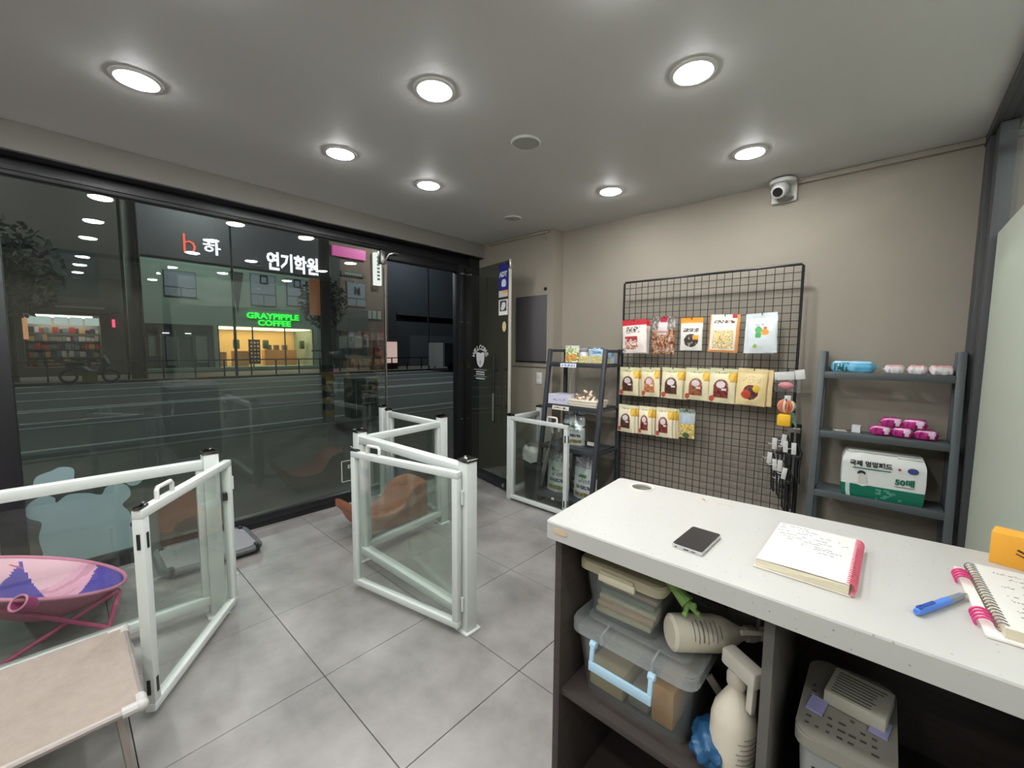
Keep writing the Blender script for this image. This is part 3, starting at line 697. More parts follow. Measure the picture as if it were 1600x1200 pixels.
# leads with white swing tags
LEAD = mat('black_webbing', (24, 24, 26), .75)
lp = [(-.555, .79, 0), (-.50, .825, 1), (-.487, .785, 2), (-.437, .78, 3), (-.58, .685, 4), (-.545, .645, 5), (-.512, .645, 6), (-.482, .60, 7), (-.515, .555, 8)]
words = ['uppermost left of', 'uppermost of', 'next below in', 'rightmost of', 'far left of', 'left middle of', 'central in', 'lower right in', 'lowest in']
for x, z, k in lp:
    t = thing('pet_lead', 'black pet lead with white swing tag, %s the cluster on the grid' % words[k], 'lead', (x, GY - .02 - .012 * (k % 4), z), 0, 'black leads with white tags on the wire grid')
    obj('swing_tag', MB().box(-.014, .014, -.012, -.010, -.045, .035, .001, m=Matrix.Rotation(R(rnd.uniform(-5, 8)), 4, 'Y')), WHITEP, t)
    obj('tag_cord', MB().tube([(-.012, -.011, -.005), (-.028, -.014, -.012), (-.04, -.011, -.004)], .0025, 6), WHITEP, t)
    dx = rnd.uniform(.03, .06); obj('strap', MB().tube([(.0, -.004, .03), (dx * .5, -.004, .03), (dx, -.006, -.03), (dx * .8, -.008, -.14), (dx * .9, -.006, -.24), (dx * .5, -.005, -.20), (dx * .4, -.004, -.08)], .006, 6), LEAD, t)
    obj('buckle', MB().box(dx * .2, dx * .2 + .035, -.014, -.004, -.075, -.05, .003), BLACK, t)

# ------------------------------------------------------------------ goods on the left shelf
def printed_box(name, x, y, z, wd, dp, ht, paint, label, cat, rz=0, material=None, nx=24, ny=14, top=(220, 216, 206), group=None):
    mb = MB(); a = wd / 2; b = dp / 2
    mb.surf(lambda u, v: Vector((-a + wd * u, -b, ht * v)), nx, ny, paint)
    mb.surf(lambda u, v: Vector((a, -b + dp * u, ht * v)), 3, 3, lambda u, v: top); mb.surf(lambda u, v: Vector((a - wd * u, b, ht * v)), 2, 2, lambda u, v: top)
    mb.surf(lambda u, v: Vector((-a, b - dp * u, ht * v)), 3, 3, lambda u, v: top); mb.surf(lambda u, v: Vector((-a + wd * u, -b + dp * v, ht)), 3, 3, lambda u, v: top)
    mb.surf(lambda u, v: Vector((-a + wd * u, b - dp * v, 0)), 3, 3, lambda u, v: top)
    bmesh.ops.remove_doubles(mb.bm, verts=mb.bm.verts, dist=1e-5)
    o = obj(name, mb, material or PMATTE); at(o, (x, y, z), rz); return tag(o, label, cat, group)
def p_veg(u, v):
    if v > .86: return (226, 226, 214)
    if v > .62: return (206, 212, 176) if not (.2 < u < .8 and dashes(u, v, p=.5)) else (110, 140, 80)
    if ell(u, v, .30, .30, .2, .2): return (216, 150, 76)
    if ell(u, v, .68, .32, .22, .22): return mottled(u, v, [(206, 96, 56), (226, 150, 60), (120, 150, 70)], 8, 6)
    return mottled(u, v, [(196, 206, 140), (226, 222, 180), (110, 140, 70)], 7, 7)
o = pouch('food_pouch', .15, .155, .05, p_veg, PMATTE, seed=91); at(o, (-2.135, 3.16, 1.306)); tag(o, 'small food pouch with vegetable print on the top of the left shelf', 'pouch')
jr = thing('supplement_jar', 'small white jar with grey lid on the top of the left shelf', 'jar', (-2.02, 3.17, 1.306))
obj('jar_body', MB().lathe([(0, 0), (.034, 0), (.037, .006), (.037, .09), (.034, .097), (0, .097)], 24), mat('jar_white', (214, 212, 222), .35), jr)
obj('jar_lid', MB().lathe([(0, .097), (.036, .097), (.038, .102), (.038, .125), (.034, .13), (0, .13)], 24), mat('lid_grey', (146, 146, 152), .4), jr)
printed_box('treat_box', -1.905, 3.15, 1.306, .235, .10, .062, lambda u, v: mottled(u, v, [(214, 200, 130), (196, 178, 104), (228, 218, 170)], 8, 3) if not (.2 < v < .8 and .35 < u < .6) else (206, 196, 160), 'low yellow printed box on the top of the left shelf', 'box', top=(206, 190, 120))
def p_blue(u, v): return (86, 120, 190) if (.35 < v < .6 and .25 < u < .8 and dashes(u, v, p=.6)) else mottled(u, v, [(170, 204, 232), (196, 222, 240), (150, 190, 226)], 5, 8)
o = pouch('sachet', .15, .075, .02, p_blue, PGLOSS, seed=93, top_flat=.1); at(o, (-1.875, 3.155, 1.37), R(3), R(18)); tag(o, 'light blue sachet lying on the low yellow box', 'sachet')
o = printed_box('small_carton', -1.825, 3.255, 1.306, .09, .06, .11, lambda u, v: (150, 190, 226) if v > .3 else (210, 196, 130), 'small blue carton behind the low yellow box on the left shelf', 'carton', top=(180, 208, 232))
printed_box('storage_carton', -2.187, 3.12, .931, .235, .17, .088, lambda u, v: (150, 148, 172) if (.35 < v < .6 and .22 < u < .78 and dashes(u, v, p=.5)) else (206, 204, 220), 'white lilac cardboard carton on the second board of the left shelf', 'carton', rz=R(3), top=(212, 210, 222))
tr = thing('chew_tray', 'cream plastic tray on the second board of the left shelf', 'tray', (-1.92, 3.10, .931))
CREAM = mat('cream_plastic', (226, 216, 196), .45)
mb = MB(); 
for z0_, z1_, e in ((0, .022, 0), (.022, .046, .006), (.046, .062, .012)): mb.box(-.135 - e, .135 + e, -.09 - e, -.085 + .17 + e, z0_, z1_, .002)
obj('tray_body', mb, CREAM, tr)
BONE = [mat('chew_cream', (222, 206, 182), .6), mat('chew_brown', (128, 92, 70), .6), mat('chew_white', (236, 228, 216), .6)]
names_ = ['leftmost', 'left front', 'left middle', 'central upright', 'central', 'right of centre', 'right middle', 'right front', 'rightmost', 'topmost']
for k in range(10):
    a = rnd.uniform(0, 3.1); x = -.11 + .024 * k; hh = .075 + (.03 if k in (4, 5, 9) else 0) ; L_ = rnd.uniform(.025, .045); dz = rnd.uniform(.0, .03)
    if k == 9: x = .02; hh = .118
    c = Vector((-1.92 + x, 3.08 + rnd.uniform(-.03, .03), .931 + hh)); d = Vector((math.cos(a), math.sin(a) * .5, rnd.uniform(.2, .9))).normalized() * L_
    o = obj('chew_bone', MB().tube([-d, -d * .7, Vector((0, 0, .004)), d * .7, d], .01, 7, radii=[.009, .012, .007, .012, .009]).blob(tuple(-d), .011, .009, .011, 8, 5).blob(tuple(d), .011, .009, .011, 8, 5), BONE[k % 3])
    at(o, c); tag(o, 'knotted dog chew in the cream tray, %s of the heap' % names_[k], 'dog chew', 'dog chews heaped in the cream tray')
def p_silver(sd):
    def f(u, v):
        if v > .70: return mottled(u, v * 1.0, [(150, 152, 156), (176, 178, 182), (128, 130, 134), (190, 192, 196)], 6, sd)
        if v > .60 + .1 * math.sin(u * 5 + sd): return (190, 196, 196)
        if .485 < v < .56 and .25 < u < .62: return (88, 140, 84)
        if .36 < v < .46 and .28 < u < .78 and dashes(u, v, p=.45): return (140, 146, 148)
        if .24 < v < .30 and .2 < u < .85 and dashes(u, v, p=.7): return (86, 92, 98)
        if .06 < v < .15 and .12 < u < .9: return (150, 140, 84) if not dashes(u, v, p=.2) else (196, 188, 150)
        if u > .9 and .5 < v < .6: return (90, 92, 104)
        return (206, 214, 212)
    return f
for x, y, z, wd, ht, sd, lb, rz in ((-2.09, 3.15, .566, .215, .315, 1, 'silver food pouch standing alone on the third board of the left shelf', 6), (-2.185, 3.05, .131, .225, .395, 2, 'silver food pouch at the left of the lowest board, behind the gate', 3),
                                     (-2.04, 3.19, .131, .20, .40, 3, 'silver food pouch half hidden behind two others on the lowest board', -8), (-1.895, 3.05, .131, .225, .385, 4, 'silver food pouch at the right of the lowest board', -2)):
    o = pouch('food_pouch', wd, ht, .085, p_silver(sd), PFOIL, seed=sd * 3, neck=.06, top_flat=.16, wr=.009, back=(176, 178, 182), flare=.06); at(o, (x, y, z), R(rz)); tag(o, lb, 'pouch', 'silver food pouches on the left shelf')
# bin with liner and umbrella beside the shelf
bn = thing('waste_bin', 'black waste bin with white liner behind the right gate', 'bin', (-2.455, 3.06, 0))
obj('bin_body', MB().lathe([(0, .005), (.10, .005), (.105, .0), (.125, .42), (.13, .43), (.12, .43), (.10, .02), (0, .02)], 28), mat('bin_black', (30, 30, 32), .4), bn)
def fbag(u, v):
    a = 2 * math.pi * u; n_ = noise.noise(Vector((math.cos(a) * 2, math.sin(a) * 2, v * 2))); r = .134 + .014 * n_ - .03 * max(0, v - .75) * 4; return Vector((r * math.cos(a), r * math.sin(a), .37 + .14 * v + .02 * n_))
mb = MB(); mb.surf(fbag, 28, 8, wrapx=True); obj('liner_bag', mb, frosted('bin_liner', (206, 204, 200), .4), bn)
um = thing('umbrella', 'folded umbrella with white hooked handle leaning by the left shelf', 'umbrella', (-2.42, 3.04, .03))
obj('folded_canopy', MB().tube([(0, 0, 0), (.06, -.03, .15), (.17, -.085, .42), (.20, -.10, .50)], .02, 10, radii=[.008, .022, .020, .010]), mat('umbrella_grey', (120, 118, 116), .6), um)
obj('shaft', MB().cyl((.19, -.095, .48), (.262, -.125, .66), .006, n=8), STEEL, um)
hp = [(.262, -.125, .66)] + [(.297 + .038 * math.cos(a), -.132, .705 + .045 * math.sin(a)) for a in (R(185 - 24 * q) for q in range(10))]
obj('handle', MB().tube(hp, .0115, 8), WHITEP, um)

# ------------------------------------------------------------------ goods on the right shelf
def wipes(name, wd, dp, ht, paint, material, seed=0, ends=.03, nx=30, ny=14):
    """pillow pack with crimped ends, lying along X"""
    def f(u, v):
        x = (u - .5) * wd; t_ = min(u, 1 - u) * wd; e = 0.0 if t_ < ends * .35 else min(1, (t_ - ends * .35) / (ends * .75)) ** .45; a = 2 * math.pi * v - math.pi / 2
        q = lambda s: math.copysign(abs(s) ** .42, s)
        k = 1 + .10 * noise.noise(Vector((u * 6, math.cos(a) * 1.2 + seed, math.sin(a) * 1.2)))
        return Vector((x, q(math.cos(a)) * dp / 2 * (.35 + .65 * e) * k * -1, ht / 2 + q(math.sin(a)) * ht / 2 * (.10 + .90 * e) * k))
    mb = MB(); mb.surf(f, nx, ny * 2, paint, flip=True)
    return obj(name, mb, material, angle=70)
def p_wipe(u, v):
    if u < .06 or u > .94: return (96, 160, 120) if u < .06 else (96, 168, 206)
    w_ = v
    if .17 < w_ < .33 and .14 < u < .42 and dashes(u, v, p=.55): return (40, 90, 96)
    if .12 < w_ < .17 and .2 < u < .38: return (160, 190, 90)
    if .16 < w_ < .34 and .52 < u < .92 and int(w_ * 36) % 2 == 0: return (126, 190, 150) if w_ < .22 else (84, 160, 206)
    if .34 < w_ < .42: return (170, 214, 232)
    return (108, 184, 216)
o = wipes('wet_wipe_pack', .24, .11, .072, p_wipe, PGLOSS, 1, ny=18); at(o, (-.168, 3.37, 1.297)); tag(o, 'light blue wet wipe pack on the top board of the right shelf', 'wipes pack')
def p_pink(u, v):
    if .30 < v < .52: return (222, 170, 168) if .15 < u < .85 else (232, 220, 218)
    if u > .88: return (196, 130, 136)
    return (228, 220, 220) if noise.noise(Vector((u * 5, v * 5, 4))) > -.2 else (196, 186, 192)
for k, (x, wd, rz) in enumerate(((.025, .105, 4), (.125, .10, -3), (.22, .115, 5))):
    o = wipes('wipe_sachet', wd, .10, .056, p_pink, PGLOSS, k + 3, .02, 18, 10); at(o, (x, 3.37, 1.297), R(rz)); tag(o, '%s of three flat white and pink sachets on the top right shelf' % ('leftmost', 'middle', 'rightmost')[k], 'sachet', 'white and pink sachets on the right shelf')
printed_box('small_card', -.205, 3.33, .926, .06, .05, .006, lambda u, v: (206, 200, 184), 'small flat pale card on the second board of the right shelf', 'card', rz=R(20), top=(200, 196, 180))
printed_box('small_box', -.125, 3.35, .926, .042, .04, .045, lambda u, v: (214, 214, 218), 'tiny white box on the second board of the right shelf', 'box', rz=R(-6), top=(206, 206, 210), nx=4, ny=4)
def p_mag(u, v):
    n_ = noise.noise(Vector((u * 6, v * 9, 5)))
    if .32 < v < .42: return (230, 170, 206)
    if ell(u, v, .7, .27, .12, .06): return (226, 206, 222)
    return (186, 44, 130) if n_ > -.25 else (136, 24, 92)
MG = 'magenta tissue packs piled on the right shelf'
for k, (x, z, wd, rz, lb) in enumerate(((-.012, .926, .115, 6, 'magenta tissue pack at the bottom left of the small pile'), (.085, .926, .11, -5, 'magenta tissue pack at the bottom middle of the small pile'), (.182, .926, .115, 3, 'magenta tissue pack at the bottom right of the small pile'),
                                        (.032, .980, .11, 10, 'magenta tissue pack on top of the pile at the left'), (.135, .980, .12, -6, 'magenta tissue pack on top of the pile at the right'))):
    o = wipes('tissue_pack', wd, .085, .058, p_mag, PGLOSS, k + 11, .022, 18, 10); at(o, (x, 3.35, z), R(rz)); tag(o, lb, 'tissue pack', MG)
# pad pack
def padp(u, v, side=False):
    g = .31 + .0 * u
    if side: return (30, 110, 88) if v < g else (216, 218, 214)
    if v < g:
        if .05 < u < .075: return (200, 216, 208)
        if v < .26 and .4 < u < .8 and dashes(u, v, p=.28): return (86, 150, 130)
        return (24, 112, 88)
    return (224, 226, 222)
pk = thing('puppy_pad_pack', 'large white and green pack of puppy pads on the third board', 'pad pack', (.005, 3.315, .556), R(4))
PW, PD, PH = .375, .20, .265
def sq(a, p_): return math.copysign(abs(a) ** p_, a)
def fpad(u, v):
    a = 2 * math.pi * u + R(225)
    cx_, cy_ = math.cos(a), math.sin(a); s_ = max(abs(cx_), abs(cy_)); x, y = cx_ / s_, cy_ / s_
    k = 1.0 / (1 + .02 * (abs(x) ** 8 * abs(y) ** 8)); b = 1 - .04 * (2 * v - 1) ** 6 + .015 * noise.noise(Vector((x * 2, y * 2, v * 3)))
    tp = 1 - (.05 * max(0, v - .85) / .15)
    return Vector((x * PW / 2 * k * b * tp, y * PD / 2 * k * b * (1 - .12 * max(0, v - .8) / .2), PH * v + .006 * noise.noise(Vector((x * 3, y * 2, 9))) * (v > .9)))
def ppad(u, v):
    if u < .25: return padp(u / .25, v)
    return padp(0, v, True)
mb = MB(); g_ = mb.surf(fpad, 96, 24, ppad, wrapx=True); f1 = mb.bm.faces.new(g_[-1]); f0 = mb.bm.faces.new(g_[0][::-1])
for l in list(f1.loops) + list(f0.loops): l[mb.lay] = lin((214, 216, 212)) + (1,)
obj('wrapper', mb, PGLOSS, pk, angle=50)
obj('top_fold', MB().box(-.16, .17, -.03, .03, PH - .004, PH + .006, .003).box(.06, .165, -.09, -.03, PH - .006, PH + .004, .003), mat('pack_white', (218, 220, 216), .35), pk)
INK = mat('ink_black', (40, 42, 44), .5); INKG = mat('ink_green', (24, 104, 84), .5); INKB = mat('ink_blue', (60, 70, 130), .5)
fy_ = -PD / 2 - .004
text('lettering', '국제 멍멍패드', .036, INK, pk, (-.055, fy_, .205), (R(90), 0, 0), .0006, .0012, .92)
obj('underline', MB().box(-.135, .035, fy_, fy_ + .003, .176, .181), INKG, pk)
text('lettering', '50매', .042, INKG, pk, (.098, fy_, .124), (R(90), 0, 0), .0006, .0018, 1.05)
obj('underline', MB().box(.055, .14, fy_, fy_ + .003, .098, .100), INKG, pk)
obj('round_seal', MB().lathe([(0, 0), (.023, 0), (.023, .003), (.017, .003), (.017, .0035), (0, .0035)], 20, m=Matrix.Translation((.128, fy_ + .003, .198)) @ Matrix.Rotation(R(90), 4, 'X') @ Matrix.Diagonal((1, .75, 1, 1))), INKB, pk)
obj('flag_dot', MB().lathe([(0, 0), (.006, 0), (.006, .003), (0, .003)], 12, m=Matrix.Translation((.072, fy_ + .003, .199)) @ Matrix.Rotation(R(90), 4, 'X')), mat('ink_red', (180, 40, 50), .5), pk)
obj('puppy_body', MB().prism([(-.105, .085), (-.065, .085), (-.068, .125), (-.078, .15), (-.098, .15), (-.108, .12)], .0, .003, Matrix.Translation((0, fy_ + .003, 0)) @ Matrix.Rotation(R(90), 4, 'X')), mat('ink_pale', (206, 204, 198), .5), pk)
obj('puppy_ears', MB().prism(smooth([(-.112, .142), (-.108, .16), (-.09, .165), (-.075, .155), (-.078, .143), (-.088, .15), (-.1, .148)], 3), .003, .005, Matrix.Translation((0, fy_ + .003, 0)) @ Matrix.Rotation(R(90), 4, 'X')), INK, pk)
obj('pad_drawing', MB().prism([(-.145, .088), (-.1, .095), (-.04, .085), (-.085, .07)], 0, .002, Matrix.Translation((0, fy_ + .003, 0)) @ Matrix.Rotation(R(90), 4, 'X')), mat('pack_white', (218, 220, 216)), pk)

# ================================================================== COUNTER
CZ = .94; CT = .05
QUARTZ = mat('speckled_white_quartz', (180, 178, 173), .30, var=.03, vscale=3)
nt = QUARTZ.node_tree; b_ = nt.nodes['Principled BSDF']; src = b_.inputs['Base Color'].links[0].from_socket
gq = nt.nodes.new('ShaderNodeNewGeometry'); vo = nt.nodes.new('ShaderNodeTexVoronoi'); vo.inputs['Scale'].default_value = 72
nt.links.new(gq.outputs['Position'], vo.inputs['Vector'])
r1 = nt.nodes.new('ShaderNodeValToRGB'); r1.color_ramp.elements[0].position = .10; r1.color_ramp.elements[0].color = (1, 1, 1, 1); r1.color_ramp.elements[1].position = .16; r1.color_ramp.elements[1].color = (0, 0, 0, 1)
nt.links.new(vo.outputs['Distance'], r1.inputs[0])
rv = nt.nodes.new('ShaderNodeValToRGB'); rv.color_ramp.elements[0].position = .62; rv.color_ramp.elements[0].color = (0, 0, 0, 1); rv.color_ramp.elements[1].position = .70; rv.color_ramp.elements[1].color = (.6, .6, .6, 1)
nt.links.new(vo.outputs['Color'], rv.inputs[0]); mu = nt.nodes.new('ShaderNodeMath'); mu.operation = 'MULTIPLY'; nt.links.new(r1.outputs[0], mu.inputs[0]); nt.links.new(rv.outputs[0], mu.inputs[1])
mxq = nt.nodes.new('ShaderNodeMixRGB'); mxq.inputs[2].default_value = lin((104, 96, 86)) + (1,); nt.links.new(mu.outputs[0], mxq.inputs[0]); nt.links.new(src, mxq.inputs[1]); nt.links.new(mxq.outputs[0], b_.inputs['Base Color'])
ct = thing('countertop', 'white speckled quartz countertop with a round cable hole', 'countertop', (-.2, 1.2, CZ - CT))
FLc, FRc, BRc, BLc = (-.703, .92), (XP - .035, .934), (XP - .035, 1.525), (-.738, 1.43)
HX, HY, HR = -.622, 1.376, .038
def rounded(poly, rad, idx, n=5):
    out = []
    for i, p in enumerate(poly):
        if i not in idx: out.append(p); continue
        P, A, B = Vector(p), Vector(poly[i - 1]), Vector(poly[(i + 1) % len(poly)])
        a, b = P + (A - P).normalized() * rad, P + (B - P).normalized() * rad
        for k in range(n + 1):
            t = k / n; out.append(tuple((1 - t) ** 2 * a + 2 * t * (1 - t) * P + t * t * b))
    return out
outer = rounded([FLc, FRc, BRc, BLc], .018, {0, 3})
NH = 24
hole = [(HX + HR * math.cos(2 * math.pi * k / NH), HY + HR * math.sin(2 * math.pi * k / NH)) for k in range(NH)]
mb = MB(); bm = mb.bm
def ring(pts, z): return [bm.verts.new((x, y, z)) for x, y in pts]
def inset(pts, d):
    c = Vector((-.2, 1.2)); return [tuple(Vector(p) + (c - Vector(p)).normalized() * d) for p in pts]
o1, o2, o3 = ring(outer, CZ - CT), ring(outer, CZ - .004), ring(inset(outer, .004), CZ)
h1, h3 = ring(hole, CZ - CT), ring(hole, CZ)
for A, B in ((o1, o2), (o2, o3), (h3, h1)):
    n = len(A)
    for i in range(n): bm.faces.new([A[i], A[(i + 1) % n], B[(i + 1) % n], B[i]])
for O, I in ((o3, h3), (o1, h1)):
    es = []
    for L_ in (O, I):
        for i in range(len(L_)):
            e = bm.edges.get((L_[i], L_[(i + 1) % len(L_)])) or bm.edges.new((L_[i], L_[(i + 1) % len(L_)])); es.append(e)
    bmesh.ops.triangle_fill(bm, edges=es, use_beauty=True)
obj('slab', mb, QUARTZ, ct, True, 25)
obj('hole_ring', MB().lathe([(HR - .004, -.004), (HR - .004, .003), (HR + .002, .004), (HR + .004, .0005), (HR - .001, -.004)], 32, c=(HX, HY, CZ)), mat('hole_ring_beige', (204, 198, 184), .4), ct, True)
obj('edge_chip', MB().prism(smooth([(-.672, CZ - .018), (-.655, CZ - .013), (-.632, CZ - .016), (-.628, CZ - .026), (-.645, CZ - .03), (-.668, CZ - .027)], 3), -.9205, -.9190, Matrix.Rotation(R(90), 4, 'X')), mat('chip_tan', (196, 172, 140), .8), ct, True)
mb = MB()
for k in range(26):
    x, y = -.44 + .11 * rnd.random(), 1.40 + .012 * rnd.uniform(-1, 1); mb.prism([(x + .007 * rnd.random() * math.cos(q), y + .003 * math.sin(q)) for q in (0, 1, 2, 3, 4, 5)], CZ - .0005, CZ + .0006)
obj('stain_marks', mb, mat('stain_tan', (206, 186, 158), .6), ct, True)
# cabinet under the counter
CAB = mat('dark_walnut_laminate', (58, 50, 47), .55, var=.2, vscale=5, stretch=(1, 1, 12))
GREYP = mat('grey_laminate', (88, 85, 80), .55)
cb = thing('counter_cabinet', 'dark open cabinet carrying the white countertop', 'cabinet', (-.2, 1.2, 0))
zt = CZ - CT
for nm, mbx, mt in (('side_panel', MB().box(-.690, -.668, .955, 1.428, 0, zt, .001), CAB), ('divider', MB().box(-.160, -.140, .975, 1.416, .02, zt, .001), GREYP), ('side_panel', MB().box(XP - .065, XP - .043, .965, 1.428, 0, zt, .001), CAB),
                    ('back_panel', MB().box(-.668, XP - .065, 1.416, 1.428, 0, zt), CAB), ('shelf_board', MB().box(-.668, -.160, .965, 1.416, .395, .415, .001), CAB), ('shelf_board', MB().box(-.140, XP - .065, .98, 1.416, .395, .415, .001), CAB),
                    ('base_board', MB().box(-.668, XP - .065, .98, 1.416, .02, .04), CAB)):
    obj(nm, mbx, mt, cb, True)

# ------------------------------------------------------------------ things on the counter
ph = thing('smartphone', 'smartphone with black screen and silver edge lying on the counter', 'phone', (-.335, 1.077, CZ), R(-1.5))
obj('phone_body', MB().prism(rounded([(-.037, -.071), (.037, -.071), (.037, .071), (-.037, .071)], .009, {0, 1, 2, 3}), .0005, .0085, bev=.002), mat('phone_silver', (206, 204, 202), .25, .6), ph)
obj('screen', MB().prism(rounded([(-.0355, -.066), (.0355, -.066), (.0355, .0695), (-.0355, .0695)], .007, {0, 1, 2, 3}), .0085, .0092), mat('phone_screen', (30, 29, 32), .22), ph)
mb = MB().box(-.006, .006, -.0715, -.070, .003, .006).box(-.027, -.023, -.0715, -.070, .003, .006).box(.012, .022, -.0715, -.070, .0035, .0055); obj('ports', mb, BLACK, ph)
PAPER = mat('paper_edge', (206, 196, 172), .8, var=.10, vscale=3, stretch=(1, 1, 400))
def handwriting(rows, u0, u1, seed, dense=.62):
    r2 = random.Random(seed); cells = set()
    for (v, a, b) in rows:
        u = a
        while u < b:
            l = r2.uniform(.03, .09)
            if r2.random() < dense:
                for q in range(int(u * 90), int((u + l) * 90)):
                    if r2.random() < .88: cells.add((q, int(v * 64) + r2.choice((0, 0, 0, 1))))
            u += l + .012
    def f(u, v): return (120, 118, 124) if (int(u * 90), int(v * 64)) in cells else (212, 209, 201)
    return f
# notebook with pink spiral (binding on its right)
nb = thing('notebook', 'open notebook with pink spiral binding in the middle of the counter', 'notebook', (-.112, 1.178, CZ), R(-.6))
WN, LN = .165, .272
obj('cover', MB().box(-WN / 2 - .004, WN / 2 + .004, -LN / 2 - .003, LN / 2 + .003, .0005, .003, .001), mat('clear_cover', (200, 196, 186), .25), nb)
obj('page_block', MB().hexa([Vector(q) for q in ((-WN / 2, -LN / 2, .003), (WN / 2, -LN / 2, .003), (WN / 2, LN / 2, .003), (-WN / 2, LN / 2, .003), (-WN / 2, -LN / 2 + .004, .018), (WN / 2, -LN / 2, .022), (WN / 2, LN / 2, .022), (-WN / 2, LN / 2, .018))]), PAPER, nb)
hw_ = handwriting([(.94, .05, .5), (.88, .04, .55), (.80, .03, .85), (.73, .03, .9), (.66, .05, .85), (.62, .2, .8), (.55, .3, .7), (.50, .55, .85), (.45, .6, .8)], 0, 1, 3, .55)
mb = MB(); mb.surf(lambda u, v: Vector((-WN / 2 + WN * u, -LN / 2 + .002 + (LN - .002) * v, .0195 + .004 * u + .0012 * math.sin(u * 3))), 90, 64, hw_); obj('written_page', mb, PMATTE, nb)
PINKS = mat('spiral_pink', (206, 96, 116), .35)
obj('binding_strip', MB().box(WN / 2 + .002, WN / 2 + .008, -LN / 2, LN / 2, .001, .006, .001), mat('binding_pink', (206, 130, 140), .4), nb)
mb = MB()
for k in range(26):
    y = -LN / 2 + .008 + k * (LN - .016) / 25; mb.tube([(WN / 2 + .001 + .0105 * math.cos(a), y + .001 * math.sin(a), .014 + .0115 * math.sin(a)) for a in (2 * math.pi * q / 10 for q in range(10))], .0015, 5, True)
obj('spiral_binding', mb, PINKS, nb)
# pen
pe = thing('ballpoint_pen', 'blue retractable ballpoint pen lying by the right notebook', 'pen', (.067, 1.05, CZ + .0075), math.atan2(.158, .081))
BLUEP = mat('pen_blue', (76, 122, 206), .3)
obj('pen_barrel', MB().tube([(0, 0, 0), (.004, 0, 0), (.08, 0, 0), (.105, 0, 0)], .0065, 12, radii=[.005, .0068, .0072, .0072]), BLUEP, pe)
obj('pen_grip', MB().tube([(.105, 0, 0), (.115, 0, 0), (.15, 0, 0)], .0068, 12, radii=[.0068, .0066, .0062]), mat('pen_clear', (120, 128, 140), .15), pe)
obj('pen_tip', MB().tube([(.15, 0, 0), (.163, 0, 0), (.172, 0, 0)], .006, 10, radii=[.006, .003, .0006]), STEEL, pe)
obj('pen_clip', MB().box(.008, .055, -.003, .003, .007, .0095, .001).box(.004, .014, -.004, .004, .003, .0095, .001), mat('pen_blue_dark', (44, 76, 160), .3), pe)
# right notebook, cropped by the frame
n2 = thing('notebook', 'thick ring notebook with pink clips at the right end of the counter', 'notebook', (.250, 1.205, CZ), R(3))
W2, L2 = .165, .285
obj('cover', MB().box(-W2 / 2 - .022, W2 / 2 - .02, -L2 / 2 - .006, L2 / 2 + .006, .0005, .006, .001), mat('cover_cream', (230, 220, 212), .4), n2)
obj('page_block', MB().box(-W2 / 2, W2 / 2 - .02, -L2 / 2, L2 / 2, .006, .024), PAPER, n2)
hw2 = handwriting([(.88 - .075 * k, .2, .98) for k in range(10)], 0, 1, 9, .6)
mb = MB(); mb.surf(lambda u, v: Vector((-W2 / 2 + (W2 - .02) * u, -L2 / 2 + L2 * v, .0245)), 90, 64, hw2); obj('written_page', mb, PMATTE, n2)
mb = MB()
for k in range(22):
    y = -L2 / 2 + .012 + k * (L2 - .024) / 21; mb.tube([(-W2 / 2 - .000 + .009 * math.cos(a), y, .0185 + .0085 * math.sin(a)) for a in (R(10 + 25 * q) for q in range(11))], .0011, 5)
obj('ring_binding', mb, mat('ring_grey', (120, 122, 118), .3, .7), n2)
for y in (.06, -.115):
    mb = MB()
    for q in range(4): mb.tube([(-W2 / 2 - .018 + .013 * math.cos(a), y + q * .012, .010 + .011 * math.sin(a)) for a in (R(0 + 22 * s_) for s_ in range(11))], .0024, 6)
    obj('pink_clip', mb, mat('clip_magenta', (200, 60, 116), .4), n2)
# orange sticky-note dispenser
og = thing('sticky_note_box', 'orange box with black print at the right end of the counter', 'box', (.262, 1.462, CZ), R(-14))
obj('carton', MB().box(-.055, .055, -.026, .026, 0, .075, .001), mat('carton_orange', (236, 168, 52), .5), og)
mb = MB(); mb.box(-.03, .005, -.0268, -.0258, .034, .038, m=Matrix.Rotation(R(22), 4, 'Y')).box(-.028, .004, -.0268, -.0258, .026, .0285, m=Matrix.Rotation(R(22), 4, 'Y')); obj('print_bars', mb, mat('ink_brown', (70, 50, 30), .5), og)

# ------------------------------------------------------------------ things inside the cabinet
CLEARB = glass('clear_box_plastic', (.86, .88, .88), 1.4, .08, .06)
SMOKE = glass('clear_lid_plastic', (.84, .85, .86), 1.45, .18, .22)
def tub(mb, x0, x1, y0, y1, z0, z1, t, taper=.02, rad=.03):
    def rr(e, z): return [(x, y, z) for x, y in rounded([(x0 - e, y0 - e), (x1 + e, y0 - e), (x1 + e, y1 + e), (x0 - e, y1 + e)], rad, {0, 1, 2, 3}, 4)]
    rings = [rr(-taper, z0), rr(0, z1), rr(-t, z1), rr(-taper - t, z0 + t)]
    vs_ = [[mb.bm.verts.new(p) for p in r] for r in rings]; n = len(vs_[0])
    for A, B in zip(vs_, vs_[1:]):
        for i in range(n): mb.bm.faces.new([A[i], A[(i + 1) % n], B[(i + 1) % n], B[i]])
    mb.bm.faces.new(vs_[0][::-1]); mb.bm.faces.new(vs_[-1])
    return mb
def slabr(mb, x0, x1, y0, y1, z0, z1, rad=.03, bev=.004):
    return mb.prism(rounded([(x0, y0), (x1, y0), (x1, y1), (x0, y1)], rad, {0, 1, 2, 3}, 4), z0, z1, bev=bev)
